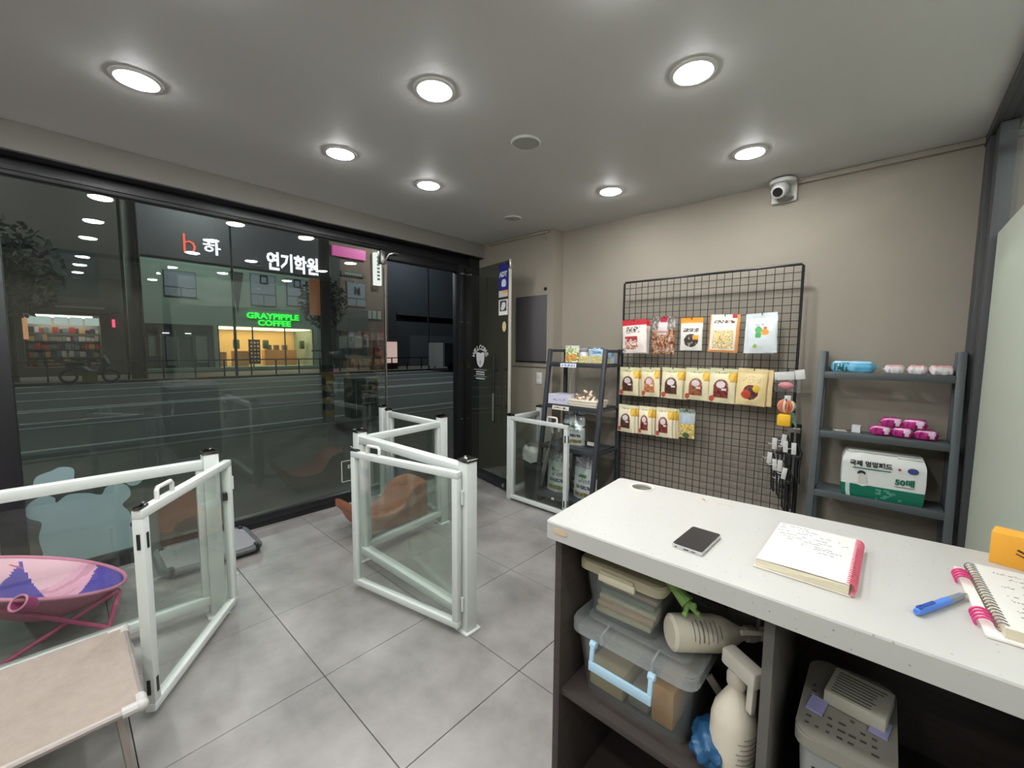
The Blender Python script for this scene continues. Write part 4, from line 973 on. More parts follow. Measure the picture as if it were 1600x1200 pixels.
bb = thing('storage_box', 'large clear storage box with pale blue handle inside the cabinet', 'storage box', (-.475, 1.17, .416))
obj('tub', tub(MB(), -.645, -.305, 1.00, 1.345, .416, .605, .004, .022), CLEARB, bb, True)
ld = obj('lid', slabr(slabr(MB(), -.657, -.293, .985, 1.357, .60, .632, .04), -.625, -.325, 1.03, 1.32, .632, .640, .03, .002), SMOKE, bb, True)
mb = MB()
for x in (-.545, -.40): mb.bar((x, .982, .603), (x, .982, .632), .005, .006).bar((x, .985, .634), (x, 1.03, .640), .005, .004)
obj('lid_ribs', mb, SMOKE, ld, True)
PBL = mat('handle_pale_blue', (170, 202, 222), .35)
mb = MB()
for x in (-.565, -.395): mb.bar((x, .968, .600), (x, .962, .548), .012, .010, .002).cyl((x - .009, .972, .602), (x + .009, .972, .602), .009, n=10)
mb.bar((-.571, .960, .545), (-.389, .960, .545), .008, .026, .002); obj('handle', mb, PBL, bb, True)
for k, (x0, x1, y0, y1, z0, z1, c) in enumerate(((-.61, -.50, 1.03, 1.3, .425, .50, (196, 176, 132)), (-.49, -.43, 1.04, 1.3, .425, .47, (140, 132, 120)), (-.42, -.36, 1.035, 1.3, .425, .53, (206, 150, 84)))):
    o = obj('packet', MB().box(x0, x1, y0, y1, z0, z1, .006), mat('packet_%d' % k, c, .6)); tag(o, ('tan packet at the left inside the large clear storage box', 'grey packet in the middle of the large clear storage box', 'orange packet at the right inside the large clear storage box')[k], 'packet', 'packets inside the storage box')
sb = thing('storage_box', 'small clear box of notebooks with cream lid stacked on the larger box', 'storage box', (-.515, 1.17, .641))
obj('tub', tub(MB(), -.635, -.405, 1.025, 1.315, .641, .785, .003, .018, .025), CLEARB, sb, True)
lc = obj('lid', slabr(MB(), -.648, -.392, 1.012, 1.328, .785, .812, .03), mat('lid_cream', (186, 178, 150), .4), sb, True)
obj('clip', MB().bar((-.575, 1.008, .785), (-.465, 1.008, .785), .01, .022, .003).bar((-.57, 1.012, .80), (-.47, 1.012, .80), .012, .008), mat('clip_cream', (204, 196, 170), .4), sb, True)
BK = [((196, 186, 150), 0), ((206, 170, 140), 1), ((200, 192, 160), 2), ((120, 136, 116), 3), ((214, 180, 150), 4), ((84, 104, 92), 5)]
for k, (c, i) in enumerate(BK):
    y0 = 1.055 + .008 * k; z = .648 + .0165 * k
    o = obj('note_pad', MB().box(-.09, .075 + .004 * (k % 3), 0, .20, 0, .013, .001, m=Matrix.Rotation(R(3.5 - k), 4, 'Z')), mat('pad_%d' % k, c, .7)); at(o, (-.515, y0, z)); tag(o, '%s pad in the stack inside the small clear box' % ('lowest cream', 'second, salmon', 'third, pale cream', 'fourth, sage green', 'fifth, peach', 'topmost dark green')[k], 'notepad', 'note pads inside the small clear box')
# green rubber toy
gt = thing('rubber_toy', 'pale green rubber toy with small knobs hanging over the small box', 'pet toy', (-.395, 1.06, .785))
GRN = mat('toy_green', (128, 168, 92), .5)
mb = MB().tube([(-.05, .05, .085), (-.02, .02, .07), (.005, 0, .045), (.03, -.01, .02), (.055, -.015, .005)], .02, 10, radii=[.006, .024, .021, .014, .019]); obj('toy_body', mb, GRN, gt)
mb = MB()
for d in ((.055, -.03, -.018), (.082, -.018, -.012), (.075, -.03, .012)): mb.tube([(.055, -.015, .005), d], .008, 8, r_end=.005).blob(d, .0075, .0075, .0075, 8, 6)
obj('toy_knobs', mb, GRN, gt)
# bottles
LBL = mat('bottle_ivory', (206, 198, 180), .45)
def bottle_prof(s=1.0): return [(0, 0), (.034 * s, 0), (.042 * s, .006 * s), (.043 * s, .02 * s), (.043 * s, .115 * s), (.038 * s, .14 * s), (.022 * s, .172 * s), (.015 * s, .186 * s), (.015 * s, .20 * s), (0, .20 * s)]
def spray(t, m, s=1.0, printc=None):
    obj('bottle_body', MB().lathe(bottle_prof(s), 28, m=m), LBL, t)
    obj('collar', MB().lathe([(0, .196 * s), (.019 * s, .196 * s), (.02 * s, .215 * s), (.016 * s, .225 * s), (0, .225 * s)], 16, m=m), mat('collar_grey', (186, 178, 164), .5), t)
    obj('spray_head', MB().box(-.016 * s, .016 * s, -.05 * s, .03 * s, .225 * s, .26 * s, .006, m=m).box(-.006 * s, .006 * s, -.042 * s, -.028 * s, .165 * s, .228 * s, .002, m=m), mat('head_grey', (196, 190, 178), .5), t)
    mb = MB()
    for i, l in enumerate((.5, .62, .56, .66, .5, .6, .34)):
        r = .0434 * s; z = (.045 + .011 * i) * s
        pts = [m @ Vector((r * math.cos(a), r * math.sin(a), z)) for a in (R(-90) - l + 2 * l * q / 10 for q in range(11))]
        mb.tube(pts, .0011 * s if i != 2 else .002 * s, 4)
    obj('label_print', mb, mat('ink_grey', (110, 104, 98), .6), t)
b1 = thing('spray_bottle', 'ivory spray bottle lying on its side on the clear storage box', 'spray bottle', (-.383, 1.045, .690))
spray(b1, Matrix.Rotation(R(45), 4, 'Z') @ Matrix.Rotation(R(93), 4, 'Y') @ Matrix.Rotation(R(-38), 4, 'Z'), 1.06)
b2 = thing('spray_bottle', 'ivory spray bottle standing upright against the cabinet divider', 'spray bottle', (-.225, 1.045, .416))
spray(b2, Matrix.Rotation(R(60), 4, 'Z') @ Matrix.Rotation(R(2), 4, 'X'), 1.16)
gb = thing('grey_pouch', 'dark grey fabric pouch at the back of the cabinet', 'pouch', (-.235, 1.27, .645))
obj('pouch_body', MB().blob((0, 0, .09), .07, .05, .10, 18, 12, .12), mat('pouch_grey', (96, 96, 92), .8), gb)
obj('pouch_ribs', MB().tube([(.02, -.05, .02), (.025, -.056, .09), (.02, -.045, .16)], .006, 6).tube([(.045, -.04, .02), (.05, -.045, .09), (.045, -.036, .16)], .006, 6), mat('rib_grey', (130, 128, 122), .7), gb)
bl = thing('blue_poly_bag', 'crumpled blue plastic bag on the cabinet shelf beside the storage box', 'plastic bag', (-.262, 1.02, .416))
obj('bag_body', MB().blob((0, .02, .045), .05, .06, .045, 40, 24, .28), mat('bag_blue', (28, 78, 118), .35), bl)
rk = thing('grooming_comb', 'pale grooming comb leaning behind the upright bottle', 'comb', (-.285, 1.16, .42))
obj('comb_spine', MB().bar((-.02, -.03, .14), (.05, .0, .03), .012, .02, .003), mat('comb_grey', (150, 140, 128), .5), rk)
# right compartment: container with paper on its lid
cx = thing('lidded_container', 'grey translucent container with printed lid in the right cabinet bay', 'container', (-.02, 1.13, .416))
obj('container_body', tub(MB(), -.093, .055, 1.00, 1.27, .416, .62, .004, .012, .03), glass('container_plastic', (.62, .62, .60), 1.4, .2, .35), cx, True)
lx = obj('container_lid', slabr(MB(), -.100, .062, .992, 1.278, .615, .642, .035), mat('lid_warm_grey', (128, 124, 114), .5), cx, True)
mb = MB()
for i in range(7):
    for j in range(7):
        if rnd.random() < .75: mb.box(-.085 + .018 * j, -.085 + .018 * j + rnd.uniform(.006, .013), 1.03 + .022 * i, 1.036 + .022 * i, .6415, .6427)
obj('lid_print', mb, mat('ink_dark_grey', (70, 68, 64), .6), lx, True)
obj('slot', MB().box(-.065, .03, .996, .999, .575, .579), BLACK, cx, True)
obj('latch', MB().box(-.055, -.05, .985, .993, .47, .53).box(.02, .025, .985, .993, .47, .53).box(-.055, .025, .985, .993, .465, .472), mat('latch_grey', (150, 148, 142), .4), cx, True)
pb = thing('paper_slip', 'block of printed paper slips lying on the container lid', 'paper', (.0, 1.16, .6435), R(-8))
obj('slips', MB().box(-.055, .05, -.05, .055, 0, .03, .002), mat('slip_paper', (176, 172, 158), .8), pb)
mb = MB()
for i in range(8): mb.box(-.045, .04 - .02 * rnd.random(), -.04 + .011 * i, -.037 + .011 * i, .03, .0306)
obj('slip_print', mb, mat('ink_dark_grey', (70, 68, 64), .6), pb)
for q, x in ((0, -.075), (1, .03)):
    o = printed_box('violet_card', x + .005, 1.095 + .02 * q, .6435, .03, .05, .004, lambda u, v: (150, 146, 190), ('violet card at the left under the paper slips', 'violet card at the right under the paper slips')[q], 'card', R(-8), top=(146, 142, 186), nx=2, ny=2)
#PART3
# ================================================================== PET FURNITURE BY THE WINDOW
ch_c = Vector((-3.03, -.15, 0)); RT = Vector((math.cos(YAW), math.sin(YAW), 0)); FD = Vector((-math.sin(YAW), math.cos(YAW), 0))
mc = thing('moon_chair', 'pink and purple folding moon chair cropped at the left edge', 'chair', ch_c)
RR = .345
def rim(a, k=1.0):
    p = RT * (math.cos(a) * RR * k) + FD * (math.sin(a) * RR * k * .95); return Vector((p.x, p.y, (.305 - .33 * math.sin(a) * RR * k - .22 * math.cos(a) * RR * k)))
def bowl(u, v):
    a = 2 * math.pi * u; r = v; p = rim(a, r); p.z -= .13 * (1 - r ** 2.2) ; p.z += .004 * noise.noise(Vector((p.x * 14, p.y * 14, 0))); return p
def p_chair(u, v):
    a = 2 * math.pi * u; x, y = math.cos(a) * v, math.sin(a) * v
    if x > .03 + (.93 - y) * .43: return (84, 72, 160)
    if y < .58 - .49 * (x + .81) and x > -.64 - .45 * (y - .3) and x < .25: return (84, 72, 156)
    if x > -.2: return (226, 168, 190) if noise.noise(Vector((x * 9, y * 1.2, 3))) > -.15 else (206, 146, 170)
    return (228, 182, 196)
mb = MB(); mb.surf(bowl, 144, 44, p_chair, wrapx=True); bmesh.ops.remove_doubles(mb.bm, verts=mb.bm.verts, dist=1e-5)
obj('seat_lining', mb, PMATTE, mc, angle=80)
def bowl2(u, v):
    p = bowl(u, .06 + .94 * v); p.z -= .010 + .085 * (1 - v) ** 1.1; p.z = max(p.z, .055); return p
mb = MB(); mb.surf(bowl2, 48, 10, wrapx=True); PINK = mat('chair_pink', (196, 118, 146), .7); obj('seat_shell', mb, PINK, mc, angle=80)
TUBE = mat('chair_tube_pink', (186, 84, 124), .4)
obj('rim_piping', MB().tube([rim(2 * math.pi * k / 48) for k in range(48)], .009, 8, True), mat('piping_pink', (206, 132, 160), .6), mc)
def fl_(px, py): return Vector((px, py, 0)) - ch_c
legs = [(rim(R(18), 1.0), Vector((-2.83, -.24, .012)) - ch_c), (rim(R(-75), 1.0), Vector((-2.815, .10, .012)) - ch_c), (rim(R(160), 1.0), Vector((-3.20, .14, .012)) - ch_c), (rim(R(215), 1.0), Vector((-3.26, -.36, .012)) - ch_c)]
for A, B in legs: obj('leg', MB().cyl(A - Vector((0, 0, .022)), B, .011, n=10), TUBE, mc)
obj('foot_bar', MB().tube([legs[1][1], legs[1][1] + Vector((-.02, .03, .10)), legs[1][1] + Vector((-.08, .05, .13)), legs[1][1] + Vector((-.20, .04, .12)), legs[2][1]], .011, 8), TUBE, mc)
pc = rim(R(-46), 1.08) + Vector((0, 0, -.005)); tilt = Matrix.Translation(pc) @ Matrix.Rotation(YAW, 4, 'Z') @ Matrix.Rotation(R(48), 4, 'X')
cp = obj('cup_pocket', MB().lathe([(.033, .008), (.033, -.04), (.027, -.055), (0, -.057), (0, -.051), (.024, -.049), (.029, -.036), (.030, .008)], 24, m=tilt), mat('pocket_magenta', (168, 58, 116), .7), mc)
obj('pocket_rim', MB().tube([tilt @ Vector((.032 * math.cos(a), .032 * math.sin(a), .009)) for a in (2 * math.pi * k / 24 for k in range(24))], .0045, 6, True), mat('piping_pink', (206, 132, 160)), cp)
# beige cot
co = thing('pet_cot', 'beige raised pet cot with grey tube frame in the lower left corner', 'pet bed', (-1.93, -.35, 0))
CX0, CX1, CY0, CY1, CZt = -2.19, -1.675, -1.0, .118, .30
def fcot(u, v):
    s_ = math.sin(math.pi * u) * math.sin(math.pi * v); return Vector((CX0 + (CX1 - CX0) * u, CY0 + (CY1 - CY0) * v, CZt + .012 - .03 * s_))
BEIGE = mat('beige_mesh_cloth', (150, 137, 126), .85, var=.07, vscale=26, bump=.5, bscale=420)
mb = MB(); mb.surf(fcot, 20, 30); mb.surf(lambda u, v: fcot(u, v) - Vector((0, 0, .004)), 20, 30, flip=True); obj('sling', mb, BEIGE, co, True, 70)
TG = mat('cot_tube_grey', (150, 140, 134), .4, .3); JG = mat('cot_joint_grey', (176, 172, 168), .45)
for A, B in (((CX0, CY0, CZt), (CX0, CY1, CZt)), ((CX1, CY0, CZt), (CX1, CY1, CZt)), ((CX0, CY0, CZt), (CX1, CY0, CZt)), ((CX0, CY1, CZt), (CX1, CY1, CZt))):
    obj('frame_tube', MB().cyl(A, B, .0125, n=10), TG, co, True)
for x in (CX0, CX1):
    for y in (CY0, CY1):
        sx_, sy_ = (1 if x == CX0 else -1), (1 if y == CY0 else -1)
        obj('corner_joint', MB().cyl((x, y, CZt), (x + sx_ * .045, y, CZt), .0165, n=10).cyl((x, y, CZt), (x, y + sy_ * .045, CZt), .0165, n=10).blob((x, y, CZt), .019, .019, .019, 10, 8), JG, co, True)
for x in (CX0 + .02, CX1 - .02):
    obj('leg_frame', MB().tube([(x, CY1 - .05, CZt - .02), (x, CY1 - .03, .05), (x, CY1 - .06, .012), (x, CY0 + .06, .012), (x, CY0 + .03, .05), (x, CY0 + .05, CZt - .02)], .011, 8), TG, co, True)
# white plastic item on the floor behind the cot
wi = thing('plastic_jug', 'small white plastic jug on the floor between cot and gate', 'jug', (-2.39, .115, 0))
obj('jug_body', MB().lathe([(0, 0), (.04, 0), (.045, .01), (.043, .10), (.038, .12), (.034, .12), (.038, .02), (0, .015)], 20), WHITEP, wi)
obj('jug_handle', MB().tube([(.043, .0, .10), (.07, 0, .095), (.075, 0, .05), (.046, 0, .03)], .006, 8), WHITEP, wi)
# grey bed against the window
gbd = thing('pet_mat', 'low grey pet bed with dark tubular rim on the floor by the window', 'pet bed', (-3.36, .63, 0))
rc = rounded([(-3.57, .37), (-3.15, .37), (-3.15, .885), (-3.57, .885)], .07, {0, 1, 2, 3}, 5)
obj('rim_tube', MB().tube([(x, y, .045) for x, y in rc], .022, 10, True), mat('rim_slate', (84, 86, 88), .55), gbd, True)
obj('pad', MB().prism(rounded([(-3.555, .385), (-3.165, .385), (-3.165, .87), (-3.555, .87)], .05, {0, 1, 2, 3}, 4), .03, .062, bev=.008), mat('pad_grey', (138, 138, 140), .85, bump=.3, bscale=200), gbd, True)
for x, y in ((-3.16, .40), (-3.16, .86), (-3.55, .40), (-3.55, .86)): obj('corner_strap', MB().box(x - .03, x + .03, y - .012, y + .012, .022, .075, .006), BLACK, gbd, True)
for x, y in ((-3.2, .42), (-3.2, .84), (-3.52, .42), (-3.52, .84)): obj('foot', MB().cyl((x, y, 0), (x, y, .035), .014, n=10), BLACK, gbd, True)
# tan chaise
cz = thing('pet_chaise', 'tan leather pet chaise longue inside the glass fence', 'pet sofa', (-2.9, 1.7, 0))
TAN = mat('tan_leather', (176, 108, 80), .45, var=.08, vscale=7, bump=.08, bscale=50)
prof_ = [(1.385, .275), (1.41, .25), (1.45, .20), (1.52, .175), (1.60, .165), (1.70, .165), (1.76, .19), (1.80, .25), (1.84, .31), (1.90, .335), (1.99, .34)]
def fch(u, v, off=0.0):
    k = v * (len(prof_) - 1); i = min(len(prof_) - 2, int(k)); t = k - i; y = prof_[i][0] * (1 - t) + prof_[i + 1][0] * t; z = prof_[i][1] * (1 - t) + prof_[i + 1][1] * t
    e = (2 * u - 1); x = -2.905 + e * (.185 - .02 * v); z += .012 * (1 - e * e) - off; return Vector((x, y, z - (.012 * abs(e) ** 6)))
def fch_low(u, v):
    p = fch(u, v); p.z = min(p.z - .055, max(.06, p.z - .055 - max(0, p.y - 1.44) * 1.6)); return p
mb = MB(); g1 = mb.surf(lambda u, v: fch(u, v), 14, 36); g2 = mb.surf(fch_low, 14, 36, flip=True)
for G in ((0, 1),):
    for j in range(36):
        mb.bm.faces.new([g1[j][0], g1[j + 1][0], g2[j + 1][0], g2[j][0]]); mb.bm.faces.new([g1[j][-1], g2[j][-1], g2[j + 1][-1], g1[j + 1][-1]])
for i in range(14): mb.bm.faces.new([g1[0][i], g2[0][i], g2[0][i + 1], g1[0][i + 1]]); mb.bm.faces.new([g1[-1][i], g1[-1][i + 1], g2[-1][i + 1], g2[-1][i]])
obj('upholstery', mb, TAN, cz, True, 50)
obj('base', MB().box(-3.06, -2.75, 1.50, 1.95, .04, .085, .008), mat('base_brown', (120, 74, 54), .6), cz, True)
for x in (-3.03, -2.78):
    for y in (1.53, 1.92): obj('foot', MB().cyl((x, y, 0), (x, y, .045), .018, n=10), BLACK, cz, True)
obj('seam_piping', MB().tube([fch(0.97, .02 + .96 * k / 30) + Vector((.002, 0, .001)) for k in range(31)], .0045, 6), TAN, cz, True)

# ================================================================== THE STREET OUTSIDE AT NIGHT
K = 30 / 22; FX = -30.0
def fY(y): return y * K
def fZ(z): return 1.43 + (z - 1.43) * K
ASPH = mat('asphalt', (34, 38, 48), .75, var=.2, vscale=.8); PAVE = mat('sidewalk_pavers', (92, 86, 80), .8, var=.15, vscale=2.5, bump=.2, bscale=20)
struct('pavement_near', MB().box(-8.1, XW - .06, -14, 45, -.4, -.10), PAVE)
obj_ = struct('road', MB().box(-25.0, -8.3, -20, 60, -.5, -.22), ASPH)
for x, wd in ((-9.6, .14), (-12.3, .12), (-15.2, .16), (-15.6, .16), (-18.4, .12), (-21.4, .12), (-24.2, .14)):
    obj('lane_line', MB().box(x - wd, x, -20, 60, -.22, -.214), mat('road_paint', (196, 200, 204), .7), obj_)
struct('kerb_near', MB().box(-8.3, -8.1, -14, 45, -.4, -.09, .01), mat('kerb_stone', (140, 136, 128), .8))
struct('pavement_far', MB().box(FX - 1, -25.0, -20, 60, -.5, -.12), PAVE)
def sgn(name, s, parent, y0, y1, z0, z1, material, x=.06, bold=.0):
    """text facing the shop, fitted into a rectangle of the far facade"""
    o = text(name, s, 1.0, material, parent, (0, 0, 0), (R(90), 0, R(90)), .03, bold)
    xs = [v.co.x for v in o.data.vertices]; ys = [v.co.y for v in o.data.vertices]
    W_, H_ = max(xs) - min(xs), max(ys) - min(ys); cxm, cym = (max(xs) + min(xs)) / 2, (max(ys) + min(ys)) / 2
    o.data.transform(Matrix.Diagonal(((y1 - y0) / W_, (z1 - z0) / H_, 1, 1)) @ Matrix.Translation((-cxm, -cym, 0)))
    b = XF[parent.name].translation; o.location = Vector((FX + x, (y0 + y1) / 2, (z0 + z1) / 2)) - b
    return o
def fbox(name, parent, y0, y1, z0, z1, x0, x1, material, bev=0): return obj(name, MB().box(FX + x0, FX + x1, fY(y0), fY(y1), fZ(z0), fZ(z1), bev), material, parent, True)
GG = mat('grey_green_render', (120, 132, 122), .8, var=.08, vscale=.5); DB_ = mat('dark_sign_band', (52, 46, 54), .6)
WPANE = mat('dim_window', (120, 124, 136), .25, emit=.06); FRAME = mat('facade_frame', (60, 64, 66), .6)
WARM = lamp_mat('warm_cafe_light', (1, .78, .45), 7.0); WARMW = mat('cafe_wall', (206, 168, 110), .7); WOOD = mat('cafe_counter_wood', (196, 140, 84), .6)
NEONG = lamp_mat('green_neon', (.015, 1, .05), 2.2); NEONW = lamp_mat('white_sign_letters', (.86, .9, 1), 1.6); NEONR = lamp_mat('red_sign_letter', (1, .16, .10), 1.1)
cf = thing('cafe_building', 'grey green building with cafe across the street', 'building', (FX, fY(6), -.12))
fbox('upper_wall', cf, 1.95, 9.95, 2.32, 8.5, -4, 0, GG)
fbox('side_pier', cf, 1.95, 2.25, .28, 2.32, -4, 0, GG); fbox('middle_pier', cf, 4.72, 4.86, .28, 2.32, -4, 0, GG); fbox('corner_pier', cf, 8.98, 9.95, .28, 2.32, -4, 0, GG)
fbox('base_step', cf, 1.95, 9.95, .28, .48, -4, .3, GG)
fbox('back_wall', cf, 1.95, 9.95, .28, 2.32, -4.2, -3.6, WARMW)
fbox('shop_partition', cf, 2.25, 4.72, .48, 2.32, -.5, -.4, mat('dark_shop', (70, 76, 74), .5))
for y in (2.3, 2.85, 3.4, 3.95, 4.5): fbox('shop_mullion', cf, y, y + .05, .48, 2.05, -.4, -.1, FRAME)
for y, z0, z1 in ((2.55, 1.0, 1.9), (3.1, .6, 1.8), (4.1, .7, 1.85)): fbox('shop_poster', cf, y, y + .4, z0, z1, -.4, -.34, mat('poster_grey', (130, 134, 132), .6))
for y in (3.0, 3.75): fbox('shop_light', cf, y, y + .22, 1.93, 1.96, -.36, -.3, lamp_mat('shop_tube', (.9, 1, .95), 2.0) if y == 3.0 else MATS['shop_tube'])
fbox('sign_band', cf, 2.0, 9.8, 5.0, 7.6, 0, .12, DB_)
for y0, y1, z0, z1 in ((3.1, 4.18, 3.45, 4.5), (6.2, 7.26, 3.32, 4.78), (7.76, 8.75, 3.42, 4.76)):
    wf = fbox('window_frame', cf, y0, y1, z0, z1, 0, .05, FRAME); zm = z0 + (z1 - z0) * .36; ym = (y0 + y1) / 2
    for a, b, c, d in ((y0 + .03, y1 - .03, zm + .02, z1 - .03), (y0 + .03, ym - .015, z0 + .03, zm - .02), (ym + .015, y1 - .03, z0 + .03, zm - .02)): fbox('pane', wf, a, b, c, d, .05, .07, WPANE)
for y, z in ((6.62, 4.38), (8.1, 4.38)):
    fr = MB()
    for a, b in (((0, 0), (.28, 0)), ((.28, 0), (.28, .34)), ((.28, .34), (0, .34)), ((0, .34), (0, 0))): fr.bar((FX + .08, fY(y + a[0]), fZ(z + a[1])), (FX + .08, fY(y + b[0]), fZ(z + b[1])), .07, .05)
    obj('window_letter', fr, BLACK, cf, True)
obj('dark_notch', MB().prism([(fY(5.40), fZ(4.75)), (fY(5.93), fZ(4.75)), (fY(5.66), fZ(2.95))], FX, FX + .06, Matrix(((0, 0, 1, 0), (1, 0, 0, 0), (0, 1, 0, 0), (0, 0, 0, 1)))), mat('notch_dark', (34, 40, 40), .7), cf, True)
sgn('sign_letter', 'b', cf, fY(3.80), fY(4.22), fZ(5.27), fZ(6.05), NEONR, .16, -.012)
sgn('sign_letter', '하', cf, fY(4.47), fY(5.10), fZ(5.34), fZ(5.86), NEONW, .16, .02)
sgn('sign_letter', '스', cf, fY(6.25), fY(6.70), fZ(5.12), fZ(5.55), mat('unlit_letter', (70, 72, 84), .6), .16, .02)
sgn('sign_lettering', '연기학원', cf, fY(6.90), fY(9.26), fZ(5.03), fZ(5.90), NEONW, .16, .03)
sgn('cafe_lettering', 'GRAYPIPPLE', cf, fY(6.00), fY(8.27), fZ(2.72), fZ(2.99), NEONG, .06, .015)
sgn('cafe_lettering', 'COFFEE', cf, fY(6.45), fY(7.88), fZ(2.40), fZ(2.67), NEONG, .06, .015)
fbox('cafe_ceiling_light', cf, 5.0, 8.9, 2.26, 2.29, -3.2, -.3, WARM)
fbox('cafe_counter', cf, 7.0, 8.5, .48, 1.25, -2.0, -1.4, WOOD); fbox('cafe_counter', cf, 5.6, 6.2, .48, 1.2, -1.6, -.9, WOOD); fbox('cafe_bench', cf, 4.95, 5.3, .48, 1.15, -1.6, -.9, WOOD)
bp_ = fbox('menu_board', cf, 6.22, 6.70, .58, 1.75, -1.0, -.9, mat('menu_black', (40, 34, 34), .5))
for i in range(3):
    for j in range(6): obj('menu_dot', MB().box(FX - .89, FX - .88, fY(6.28 + .14 * i), fY(6.37 + .14 * i), fZ(.7 + .17 * j), fZ(.8 + .17 * j)), mat('menu_pink', (206, 150, 160), .6) if (i + j) % 2 else mat('menu_cream', (220, 200, 170), .6), bp_, True)
for y in (7.15, 7.5, 7.9): fbox('coffee_machine', cf, y, y + .22, 1.25, 1.5, -1.9, -1.6, mat('machine_grey', (120, 112, 100), .3, .6))
for y in (5.65, 6.9, 8.6): fbox('plant', cf, y, y + .25, 1.3, 1.75, -1.4, -1.1, mat('plant_green', (70, 92, 58), .8), .08)
for y in (4.86, 6.2, 7.6, 8.93): fbox('cafe_mullion', cf, y, y + .05, .48, 2.32, -.12, -.04, FRAME)
fbox('cafe_glass', cf, 4.86, 8.98, .48, 2.32, -.09, -.08, GLASS)
# old shop building on the left
la = thing('corner_shop_building', 'dark brown building with a lit shop at the far left', 'building', (FX, fY(0), -.12))
DKB = mat('dark_brown_render', (66, 58, 56), .85, var=.1, vscale=.6)
fbox('upper_wall', la, -9, 1.85, 2.5, 8.5, -4, 0, DKB); fbox('pier', la, -9, -.72, .28, 2.5, -4, 0, DKB); fbox('pier', la, 1.18, 1.85, .28, 2.5, -4, 0, DKB); fbox('back_wall', la, -.72, 1.18, .28, 2.5, -2.2, -2, mat('shop_back', (150, 142, 130), .8))
fbox('base_step', la, -.72, 1.18, .28, .62, -2, 0, DKB)
fbox('awning', la, -.8, 1.7, 2.62, 2.92, 0, .7, mat('awning_brown', (50, 42, 42), .8)); fbox('sign_strip', la, -.1, 1.3, 2.74, 2.78, .7, .72, mat('strip_grey', (120, 120, 116), .5))
for y0, y1, z0, z1 in ((-2.8, -1.6, 3.6, 5.6), (.1, 1.2, 3.2, 4.8)): fbox('dark_window', la, y0, y1, z0, z1, 0, .04, mat('pane_dark', (60, 68, 70), .2))
for y0, y1 in ((-.68, -.05), (.02, .36), (.4, .72), (.78, 1.15)): fbox('transom_pane', la, y0, y1, 2.14, 2.42, -.06, -.03, lamp_mat('lit_transom', (.72, .86, .82), .55) if y0 < -.5 else MATS['lit_transom'])
fbox('orange_pilaster', la, -.72, -.6, 1.6, 2.44, -.05, .02, lamp_mat('orange_glow', (1, .5, .25), .5)); fbox('neon_strip', la, -1.16, -1.10, .62, 2.4, .02, .06, lamp_mat('pink_white_neon', (1, .8, .85), 1.0)); fbox('red_lamp', la, 1.50, 1.58, 2.1, 2.4, .05, .2, lamp_mat('red_lamp_glow', (1, .1, .2), 1.2))
fbox('ceiling_light', la, -.5, 1.0, 2.44, 2.48, -1.8, -.3, lamp_mat('shop_light', (1, .95, .85), 4.0))
mb = MB(); mb.lay = mb.bm.loops.layers.float_color.new('print')
st_cols = [(170, 60, 56), (200, 196, 190), (110, 120, 130), (60, 70, 84), (196, 160, 110), (150, 150, 140), (90, 50, 50)]
for r_i in range(5):
    y = -.66
    while y < 1.1:
        wdy = rnd.uniform(.06, .2); zz = .66 + .30 * r_i
        mb.box(FX - 1.8, FX - 1.2, fY(y), fY(y + wdy * .9), fZ(zz), fZ(zz + rnd.uniform(.12, .24))); c_ = lin(st_cols[rnd.randrange(7)]) + (1,)
        mb.bm.faces.ensure_lookup_table()
        for f_ in mb.bm.faces[-6:]:
            for l in f_.loops: l[mb.lay] = c_
        y += wdy
so = obj('shop_stock', mb, PMATTE, la, True); so['kind'] = 'stuff'
# right building, brick
br = thing('brick_building', 'brown brick building with pink sign across the street', 'building', (FX, fY(12), -.12))
BRK = mat('brown_brick', (110, 88, 80), .85, var=.15, vscale=3)
fbox('front_wall', br, 9.97, 13.3, .28, 9, -4, -.05, BRK)
fbox('pink_sign', br, 10.05, 11.9, 6.22, 6.75, -.05, .15, mat('pink_sign_face', (206, 70, 150), .5, emit=.25)); fbox('dark_pier', br, 9.97, 10.45, .28, 6.2, -.05, .02, mat('pier_dark', (46, 46, 48), .8))
nw = fbox('window_frame', br, 10.8, 11.9, 3.65, 5.0, -.05, .02, FRAME)
fbox('pane', nw, 10.84, 11.86, 4.12, 4.95, .02, .05, WPANE); fbox('pane', nw, 10.84, 11.32, 3.7, 4.06, .02, .05, WPANE); fbox('pane', nw, 11.37, 11.86, 3.7, 4.06, .02, .05, WPANE)
sgn('window_letter', 'N', br, fY(11.24), fY(11.52), fZ(4.32), fZ(4.72), BLACK, .1, .02)
fbox('number_sign', br, 10.5, 11.8, 5.28, 5.5, -.05, .06, mat('sign_grey', (74, 68, 70), .6)); 
fbox('shop_fascia', br, 10.2, 12.0, 2.3, 3.5, -.05, .1, mat('fascia_grey', (70, 74, 74), .7)); fbox('shop_window', br, 10.2, 11.9, .8, 2.0, -.05, .03, mat('pane_dark', (60, 68, 70)))
for y in (10.3, 11.2): fbox('shop_poster', br, y, y + .45, 1.35, 2.0, .03, .06, mat('poster_pale', (120, 124, 118), .6))
bs = fbox('blade_sign', br, 12.37, 12.77, 4.95, 6.75, .0, .35, lamp_mat('blade_white', (1, 1, .98), 1.1))
for k in range(7): fbox('sign_mark', bs, 12.49, 12.66, 5.22 + .2 * k, 5.34 + .2 * k, .35, .37, mat('ink_grey', (110, 104, 98)))
for k in range(8): fbox('sign_mark', br, 10.72 + .12 * k, 10.80 + .12 * k, 5.35, 5.44, .06, .08, mat('small_sign_pale', (150, 152, 146), .6, emit=.05))
